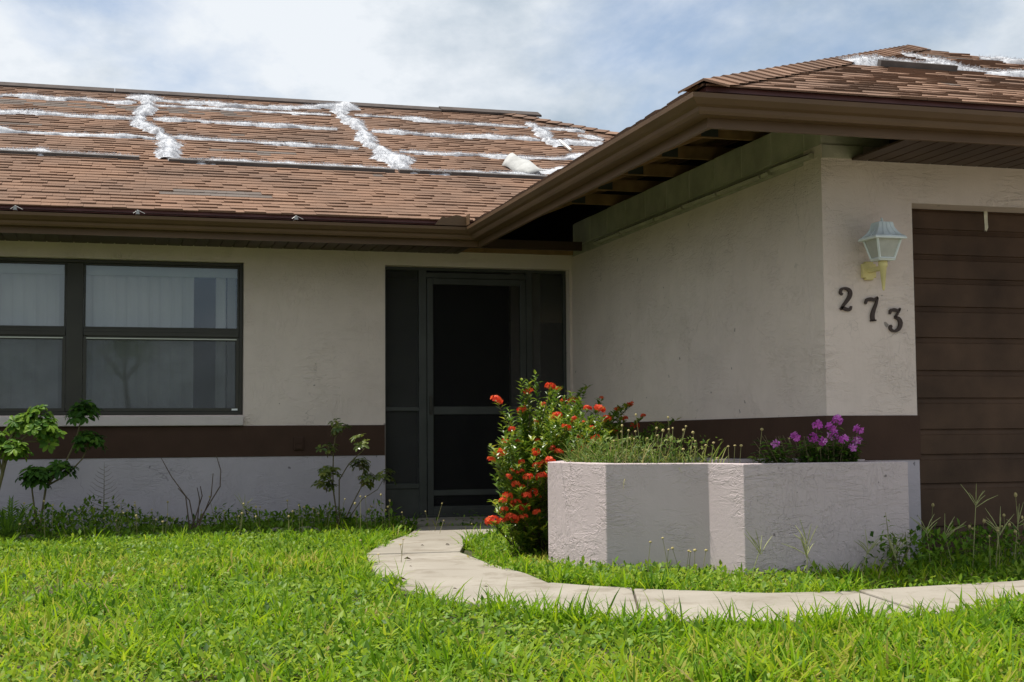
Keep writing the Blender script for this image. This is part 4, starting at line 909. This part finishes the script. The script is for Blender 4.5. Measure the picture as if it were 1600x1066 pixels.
umbrella('umbrella_plant', 'spindly yellowing umbrella plant beside the entry', b2,
         [([None, a(520, 760, 10.4), a(521, 700, 10.4), a(524, 684, 10.4), a(533, 670, 10.4)], 5, .006), ([None, a(530, 750, 10.25), a(545, 725, 10.1), a(570, 701, 9.9), a(574, 694, 9.85)], 3, .005),
          ([a(520, 760, 10.4), a(518, 750, 10.3), a(516, 744, 10.25)], 6, .004), ([None, a(552, 785, 10.3), a(564, 762, 10.3), a(568, 735, 10.3), a(562, 726, 10.3)], 6, .005),
          ([None, a(566, 780, 10.3), a(590, 765, 10.3), a(600, 748, 10.3)], 4, .004), ([a(521, 712, 10.4), a(515, 708, 10.4), a(512, 707, 10.4)], 2, .003), ([a(564, 762, 10.3), a(575, 752, 10.3), a(573, 748, 10.3)], 4, .003), ([a(520, 765, 10.4), a(512, 768, 10.35), a(510, 762, 10.3)], 4, .003)],
         M['schefyellow'], .050, .023, (.0, .72), None, 1.9)
# bare stems
root = empty('bare_shrub', tuple(a(305, 800, 10.5)*np.array([1, 1, 0])+np.array([0, 0, GZ]))); tag(root, 'leafless dead shrub stems in front of the wall below the window', 'dead shrub')
rb = np.array(root.location)
for pts in ([(300, 795), (290, 775), (268, 745), (252, 716)], [(302, 795), (296, 782), (285, 770), (278, 763)], [(308, 795), (312, 780), (308, 762)], [(312, 795), (316, 775), (313, 760)], [(322, 798), (330, 775), (333, 740)], [(335, 798), (344, 760), (345, 735), (338, 712)]):
    m = MB(); P = [a(px, py, 10.5+rnd(-.03, .03)) for px, py in pts]; P[0] = rb+np.array([rnd(-.05, .05), 0, 0]); m.tube(P, [.0052-.0025*i/(len(P)-1) for i in range(len(P))], 5); m.build('stem', M['deadstem'], root)
# dry feathery weed and a frond weed
q = a(160, 800, 10.55); root = empty('dry_weed', (q[0], q[1], GZ)); tag(root, 'dry feathery grey weed in front of the lower wall', 'weed')
m = MB(); top = a(163, 722, 10.55); m.tube([(q[0], q[1], GZ), (q[0]+.01, q[1], .2), top], [.004, .003, .001], 4)
for i in range(26):
    t = .15+.8*i/26; p0 = np.array([q[0], q[1], GZ])*(1-t)+np.array(top)*t; sgn = 1 if i % 2 else -1; ln = .17*(1-t)+.02
    m.tube([p0, p0+np.array([sgn*ln*.6, rnd(-.05, .05), ln*.25]), p0+np.array([sgn*ln, rnd(-.06, .06), ln*.62])], [.0018, .0014, .0008], 3)
m.build('stalk', M['driedweed'], root)
q = a(14, 795, 10.0); root = empty('frond_weed', (q[0], q[1], GZ)); tag(root, 'grey-green weed with arching narrow leaves below the sunlit umbrella plant', 'weed')
m = MB()
for i in range(9):
    az = rnd(0, 6.28); ln = rnd(.2, .34); p0 = np.array([q[0], q[1], GZ]); d = np.array([math.cos(az)*.45, math.sin(az)*.3-.1, 1.]); d /= np.linalg.norm(d)
    for j in range(12):
        t = .25+.75*j/12; c = p0+d*ln*t; 
        for sg in (-1, 1): m.leaf(c, d*.6+np.array([sg*math.sin(az)*.6+sg*.4, -sg*math.cos(az)*.5, .1]), (0, -1, .4), .075*(1.1-t*.5), .008, .1, .4, rnd(.1, .7))
m.build('fronds', M['weedleaf'], root)

# ------------------------------------------------------------------ seed-headed weed stems
def seedvariants(n, hmin, hmax):
    out = []
    for i in range(n):
        h = rnd(hmin, hmax); bx, by = rnd(-.04, .04), rnd(-.03, .03)
        m = MB(); m.tube([(0, 0, 0), (bx*.4, by*.4, h*.5), (bx, by, h)], [.0022, .0018, .0014], 3); st = m.mesh('weed_stem'); st.materials.append(M['weedstem'])
        m = MB(); r = rnd(.0055, .0095)
        rings = [(-.8, .5), (-.2, 1.0), (.5, .85), (.9, .35)]; vs = []
        for zz, rr in rings:
            for k in range(6): vs.append((bx+r*rr*math.cos(k*1.047), by+r*rr*math.sin(k*1.047), h+zz*r))
        m.add(vs, [(i_*6+k, i_*6+(k+1) % 6, (i_+1)*6+(k+1) % 6, (i_+1)*6+k) for i_ in range(3) for k in range(6)]+[tuple(range(5, -1, -1)), tuple(range(18, 24))])
        hd_ = m.mesh('seed_head'); hd_.materials.append(M['seed']); out.append((st, hd_))
    return out
SV = seedvariants(9, .15, .29)
def seedweed(x, y, z, label, group, sc=1.0):
    st, hd_ = random.choice(SV); o = bpy.data.objects.new('seed_weed', st); COL.objects.link(o); o.location = (x, y, z); o.rotation_euler = (rnd(-.15, .15), rnd(-.15, .15), rnd(0, 6)); o.scale = (1, 1, sc*rnd(.8, 1.15))
    h = bpy.data.objects.new('seed_head', hd_); COL.objects.link(h); h.parent = o; tag(o, label, 'weed', group)
for i in range(64): seedweed(rnd(-1.0, 1.55), rnd(9.72, 10.25), GZ, 'thin weed stem with round pale seed head below the window', 'seed-headed weeds below the window')
for i in range(16): seedweed(rnd(1.6, 2.2), rnd(9.7, 10.2), GZ, 'thin weed stem with round seed head beside the screened entry', 'seed-headed weeds by the entry')
for px, py in ((690, 822), (750, 828), (580, 872), (600, 880), (632, 890), (634, 878)):
    q = a(px, py+10, 9.5 if py < 850 else 7.9 if py < 880 else 7.4); seedweed(q[0]-.02, q[1], GZ, 'short weed stem with round head at the path edge', 'seed-headed weeds at the path edge', .55)
for i in range(9): seedweed(rnd(2.5, 2.85), rnd(6.35, 6.6), GZ, 'thin weed stem in front of the left planter face', 'seed-headed weeds before the left planter face', .8)
for i in range(24): seedweed(rnd(3.95, 4.8), rnd(5.9, 6.6), GZ, 'thin weed stem with dark head in front of the garage door', 'seed-headed weeds before the garage door', rnd(.8, 1.5))
# finger-spiked crabgrass stalks
def crab(px, py, Y, h, lean, label):
    q = a(px, py, Y); root = empty('crabgrass_stalk', (q[0], q[1], GZ)); tag(root, label, 'weed', 'crabgrass stalks by the planter')
    b = np.array([q[0], q[1], GZ]); t = b+np.array([lean, rnd(-.05, .02), h]); m = MB(); m.tube([b, (b+t)/2+np.array([lean*-.1, 0, .0]), t], [.0022, .0019, .0015], 4); m.build('stalk', M['spike'], root)
    for i in range(random.randint(5, 8)):
        d = np.array([rnd(-1, 1), rnd(-.6, .4), rnd(.3, 1.3)]); d /= np.linalg.norm(d); ln = rnd(.08, .14); p0 = t-np.array([0, 0, rnd(0, .03)])
        m = MB(); m.tube([p0, p0+d*ln*.5+np.array([0, 0, .006]), p0+d*ln], [.0016, .0021, .0009], 4); m.build('spike', M['spike'], root)
crab(1172, 925, 6.0, .17, .04, 'pale crabgrass stalk in front of the planter main face, leftmost')
crab(1262, 930, 5.95, .19, .0, 'crabgrass stalk in front of the middle of the planter main face')
crab(1280, 930, 6.0, .13, -.06, 'lower crabgrass stalk leaning left before the planter main face')
crab(1345, 930, 6.0, .15, .03, 'crabgrass stalk right of middle before the planter main face')
crab(1405, 930, 6.0, .13, -.02, 'crabgrass stalk before the right end of the planter')
crab(1455, 915, 6.15, .22, -.03, 'crabgrass stalk at the left edge of the garage door')
crab(1520, 915, 6.05, .36, .0, 'tall spreading crabgrass stalk in front of the garage door')
crab(1555, 920, 6.0, .22, .02, 'shorter crabgrass stalk right of the tall one before the garage door')
crab(1585, 915, 6.1, .24, .03, 'rightmost crabgrass stalk at the edge of the driveway')
crab(1490, 915, 6.1, .2, -.04, 'crabgrass stalk left of the tall one before the garage door')
crab(375, 815, 9.9, .22, .03, 'slender crabgrass stalk in front of the lower wall')
q = a(1400, 900, 6.15); root = empty('leafy_weed', (q[0], q[1], GZ)); tag(root, 'upright leafy weed against the right end of the planter', 'weed')
m = MB(); lm = MB()
for i in range(9):
    t = np.array([q[0]+rnd(-.08, .12), q[1]+rnd(-.1, .05), GZ+rnd(.15, .33)]); b = np.array([q[0]+rnd(-.02, .02), q[1], GZ]); m.tube([b, (b+t)/2+np.array([rnd(-.03, .03), 0, .02]), t], [.003, .0025, .0012], 4)
    for j in range(12):
        s = .3+.7*j/12; c = b+(t-b)*s; az = rnd(0, 6.28); lm.leaf(c, (math.cos(az), math.sin(az), rnd(-.1, .5)), (0, 0, 1), rnd(.03, .055), .013, .2, .4, rnd(0, .8))
m.build('stem', M['weedstem'], root); lm.build('foliage', M['weedleaf'], root)

# ------------------------------------------------------------------ red flowering shrub
def floret_head(n, rad, mat, flat=.55, ps=.012):
    m = MB()
    for i in range(n):
        z = rnd(-.15, 1); az = rnd(0, 6.28); rr = math.sqrt(max(0, 1-z*z)); c = np.array([rr*math.cos(az)*rad, rr*math.sin(az)*rad, z*rad*flat]); nn_ = c/(np.linalg.norm(c)+1e-9)
        a_ = np.cross(nn_, (.3, .5, .8)); a_ /= np.linalg.norm(a_)+1e-9; b_ = np.cross(nn_, a_); t0 = rnd(0, 1.57); tn = rnd(0, 1)
        for k in range(4):
            q = t0+k*1.571; d = a_*math.cos(q)+b_*math.sin(q); e = np.cross(nn_, d); s = ps*rnd(.8, 1.2)
            m.add([c, c+d*s*.55+e*s*.33+nn_*.001, c+d*s+nn_*.002, c+d*s*.55-e*s*.33+nn_*.001], [(0, 1, 2, 3)], tn)
        m.add([c*.2, c*.2+a_*.0012, c+a_*.0012, c], [(0, 1, 2, 3)], 0)
    me = m.mesh('flower_head'); me.materials.append(mat); return me
RH = [floret_head(n_, r_, M['red'], f_) for n_, r_, f_ in ((34, .030, .6), (28, .026, .5), (40, .034, .55), (16, .018, .6), (22, .024, .45))]
ix = empty('flowering_shrub', (2.42, 8.12, GZ)); tag(ix, 'bushy shrub with red flower clusters beside the planter', 'shrub')
heads = [(776, 625, 7.9, 2), (826, 612, 8.0, 1), (860, 604, 8.2, 1), (800, 671, 7.85, 0), (838, 660, 8.2, 3), (840, 688, 8.0, 4), (782, 708, 7.8, 2), (768, 718, 7.8, 4), (862, 702, 7.9, 4), (837, 706, 7.7, 1), (815, 722, 7.7, 0), (838, 727, 7.65, 2), (852, 725, 7.75, 2),
         (800, 735, 7.7, 4), (813, 738, 7.7, 0), (873, 706, 7.85, 2), (896, 706, 7.9, 4), (907, 684, 8.0, 4), (897, 655, 8.2, 0), (912, 660, 8.2, 3), (918, 638, 8.3, 0), (937, 639, 8.3, 2), (880, 626, 8.9, 0), (895, 627, 9.0, 2), (985, 632, 8.7, 1), (975, 655, 8.6, 1), (992, 666, 8.6, 4),
         (958, 677, 8.5, 0), (793, 775, 7.7, 1), (786, 783, 7.7, 3), (806, 787, 7.7, 2), (815, 760, 7.7, 4), (806, 757, 7.7, 3), (820, 793, 7.7, 4), (787, 797, 7.7, 4), (800, 810, 7.7, 2), (818, 808, 7.7, 1), (769, 814, 7.7, 2), (784, 815, 7.75, 3), (832, 770, 7.7, 4), (843, 777, 7.8, 3), (872, 608, 8.8, 4), (825, 745, 7.65, 2), (808, 690, 7.9, 3), (925, 668, 8.1, 3), (948, 655, 8.3, 1), (930, 685, 8.0, 4), (912, 700, 7.9, 1), (885, 668, 8.1, 4), (870, 650, 8.3, 0), (850, 632, 8.2, 3), (815, 640, 8.0, 4), (790, 690, 7.8, 1), (795, 745, 7.7, 2), (822, 775, 7.65, 0), (838, 800, 7.7, 1), (860, 720, 7.6, 2), (846, 745, 7.65, 0), (1005, 650, 8.6, 3), (965, 640, 8.6, 4), (940, 622, 8.8, 3)]
tips = []
for px, py, Y, v_ in heads:
    q = a(px, py, Y); o = bpy.data.objects.new('flower_head', RH[v_]); COL.objects.link(o); o.parent = ix; o.location = tuple(q-np.array(ix.location)); o.rotation_euler = (rnd(-.2, .6), rnd(-.4, .4), rnd(0, 6)); s = rnd(.6, 1.25); o.scale = (s, s, s)
    tips.append(q-np.array([0, 0, .012]))
lim = [(770, 700, 7.75), (784, 735, 7.7), (790, 755, 7.75), (778, 790, 7.75), (800, 830, 7.7), (826, 838, 7.75), (840, 820, 7.75), (815, 775, 7.65), (840, 750, 7.65), (826, 590, 8.0), (820, 640, 8.1), (805, 650, 8.0), (850, 640, 8.3), (875, 660, 8.3), (890, 680, 8.2), (860, 670, 8.1), (845, 715, 7.8),
       (880, 615, 8.6), (905, 615, 8.8), (915, 625, 8.8), (870, 630, 8.5), (900, 640, 8.7), (930, 660, 8.3), (945, 672, 8.3), (970, 670, 8.5), (880, 690, 8.0), (920, 690, 8.1), (940, 690, 8.2), (1045, 665, 8.4), (1030, 690, 8.3), (1000, 690, 8.4), (985, 645, 8.6), (835, 640, 8.1), (800, 690, 7.8), (825, 690, 7.8), (810, 705, 7.7), (850, 690, 7.9)]
for px, py, Y in lim:
    for _ in range(3): tips.append(a(px+rnd(-14, 14), py+rnd(-12, 12), Y+rnd(-.12, .2)))
for _ in range(80): tips.append(a(rnd(782, 850), rnd(650, 842), rnd(7.6, 8.4)))
for _ in range(60): tips.append(a(rnd(830, 960), rnd(645, 715), rnd(7.75, 8.6)))
lv = MB(); stm = []
for t in tips:
    b = np.array([2.44+rnd(-.12, .16), 8.1+rnd(-.15, .25), GZ]); t = np.array(t)
    c = b*.4+t*.6+np.array([(b[0]-t[0])*.25, (b[1]-t[1])*.2, -.06]); P = [b, c, t]
    if len(stm) < 60: stm.append(P)
    lng = np.linalg.norm(t-c); k = max(8, int(lng/.017))
    for j in range(k):
        s = (j+rnd(0, .6))/k; p0 = c+(t-c)*s
        if s < .25 and random.random() < .4: continue
        az = rnd(0, 6.28)
        for sg in (0, math.pi):
            d = np.array([math.cos(az+sg), math.sin(az+sg), rnd(.2, 1.3)]); leaf_tint = .25+.55*random.random()**1.3+(.2 if j > k-3 else 0)  # random leaf tint, paler near the branch tip
            lv.leaf(p0, d, (0, 0, 1), rnd(.032, .060), rnd(.016, .024), .25, rnd(0, .5), min(1, leaf_tint))
for P in stm:
    m = MB(); m.tube([P[0], (P[0]+P[1])/2+np.array([0, 0, -.01]), P[1], P[2]], [.007, .005, .0035, .002], 4); m.build('branch', M['deadstem'], ix)
lv.build('foliage', M['ixleaf'], ix)

# ------------------------------------------------------------------ growth in the planter
root = empty('planter_weeds', (2.75, 7.0, PZ-.045)); tag(root, 'matted yellow-green growth filling the left end of the planter', 'weeds')
n = 2600; x = RNG.uniform(2.36, 3.25, n); y = RNG.uniform(6.6, 7.75, n); k = inpoly(x, y, inn+[(XS, YF), (XS, 7.87), (2.42, 7.87)]) & (x+.35*(y-6.6) < 3.02); x, y = x[k], y[k]; n = len(x)
blades('grass', x, y, np.full(n, PZ-.05), RNG.uniform(.08, .23, n), RNG.uniform(.004, .008, n), np.abs(RNG.normal(.4, .35, n)), RNG.uniform(.2, 1.8, n), RNG.random(n), M['dryplant'], root)['kind'] = 'stuff'
n2 = 3200; x = RNG.uniform(2.36, 3.2, n2); y = RNG.uniform(6.6, 7.6, n2); k = inpoly(x, y, inn+[(XS, YF), (XS, 7.87), (2.42, 7.87)]) & (x+.35*(y-6.6) < 3.0); x, y = x[k], y[k]; n2 = len(x)
leaves('leaf_mat', x, y, PZ-.04+RNG.uniform(0, .17, n2), RNG.uniform(.015, .035, n2), RNG.uniform(0, .75, n2), M['dryplant'], .7, .45, root)['kind'] = 'stuff'
for i in range(26): seedweed(*[(q, r) for q, r in [(rnd(2.45, 3.0), rnd(6.75, 7.1))]][0], PZ-.05, 'thin stem with seed head rising from the left end of the planter', 'seed stems in the planter', rnd(.7, 1.1))
for px, py in ((1108, 690), (1128, 700), (1140, 694), (1146, 690), (1155, 678), (1170, 705), (1184, 672), (1180, 695), (1245, 672)):
    q = a(px, 712, 6.55); seedweed(q[0], 6.55, PZ-.05, 'thin curved stem with pale head left of the purple flowers', 'pale stems left of the purple flowers', (715-py)/2192*6.9/.17*1.25)
q = a(1285, 715, 6.5); root = empty('purple_flower_plant', (q[0], 6.5, PZ-.045)); tag(root, 'low leafy plant with purple flowers at the right end of planter', 'flower plant')
lm = MB(); sm_ = MB(); tipsP = []
PHD = [floret_head(n_, r_, M['purple'], .4, .020) for n_, r_ in ((14, .027), (11, .021), (8, .015))]
for px, py, v_ in ((1309, 656, 1), (1277, 664, 1), (1298, 667, 1), (1302, 680, 0), (1341, 671, 1), (1319, 687, 1), (1339, 690, 0), (1270, 684, 1), (1242, 683, 1), (1212, 694, 2), (1285, 690, 2), (1332, 700, 2)):
    c = a(px, py, 6.46+rnd(-.05, .06)); o = bpy.data.objects.new('flower_head', PHD[v_]); COL.objects.link(o); o.parent = root; o.location = tuple(c-np.array(root.location)); o.rotation_euler = (rnd(.2, .8), rnd(-.3, .3), rnd(0, 6)); tipsP.append(c-np.array([0, 0, .006]))
for _ in range(120): tipsP.append(a(random.choice([rnd(1175, 1345), rnd(1255, 1335)]), rnd(680, 716), 6.5+rnd(-.08, .14)))
for t in tipsP:
    b = np.array([q[0]+(t[0]-q[0])*.7, 6.5+rnd(-.06, .1), PZ-.05]); sm_.tube([b, (b+t)/2, t], [.0025, .002, .0014], 4); k = 9
    for j in range(k):
        s = .2+.75*j/k; az = rnd(0, 6.28); lm.leaf(b+(t-b)*s, (math.cos(az), math.sin(az), rnd(-.2, .6)), (0, 0, 1), rnd(.035, .06), rnd(.020, .030), .2, .4, rnd(0, 1))
sm_.build('stem', M['stem'], root); lm.build('foliage', M['flowerleaf'], root)

# ------------------------------------------------------------------ litter on the path
for px, py, s in ((637, 874, .022), (628, 906, .024), (711, 921, .01), (660, 853, .012), (700, 852, .016), (642, 886, .008), (760, 918, .01)):
    q = CAM+(FW+RT*(px-800)/FPX-UP*(py-533)/FPX)*((GZ+.036-CAM[2])/(FW+RT*(px-800)/FPX-UP*(py-533)/FPX)[2])
    m = MB(); m.leaf((0, 0, 0), (1, rnd(-.6, .6), .1), (0, 0, 1), s*2, s, .5, .3, .5); o = m.build('dry_leaf', M['debris'], None, org=(0, 0, 0)); o.location = tuple(q+np.array([-s, 0, .003]))
    tag(o, 'small dark dry leaf lying on the path', 'leaf', 'dry leaves on the path')

# ------------------------------------------------------------------ tree across the street, mirrored faintly in the lower window
YT = -60.0; mir = 2*(YW+.033)-YT
tb = at(205, 660, mir); tc_ = at(195, 552, mir)
tr = empty('street_tree', (tb[0], YT, GZ)); tag(tr, 'leafy tree across the street, mirrored faintly in the window', 'tree')
m = MB(); bx_ = tb[0]; cx0, cz0 = tc_[0], tc_[2]
m.tube([(bx_, YT, GZ-.1), (bx_-.1, YT, cz0*.35), (cx0, YT, cz0*.75), (cx0-.1, YT, cz0)], [.22, .17, .12, .05], 8)
for q_ in range(8):
    az = q_*.8; m.tube([(cx0, YT, cz0*.7), (cx0+math.cos(az)*.7, YT+math.sin(az)*.7, cz0*.85), (cx0+math.cos(az)*1.5, YT+math.sin(az)*1.4, cz0+rnd(-.3, .6))], [.07, .05, .02], 5)
m.build('trunk', M['deadstem'], tr)
m = MB()
for q_ in range(26):
    c_ = np.array([cx0+random.gauss(0, .95), YT+random.gauss(0, .9), cz0+random.gauss(.1, .5)])
    for _ in range(70):
        e_ = c_+np.array([random.gauss(0, .28), random.gauss(0, .28), random.gauss(0, .2)]); az = rnd(0, 6.28); m.leaf(e_, (math.cos(az), math.sin(az), rnd(-.5, .5)), (0, 0, 1), .2, .1, .2, .4, rnd(0, .8))
m.build('crown', M['weedleaf'], tr)
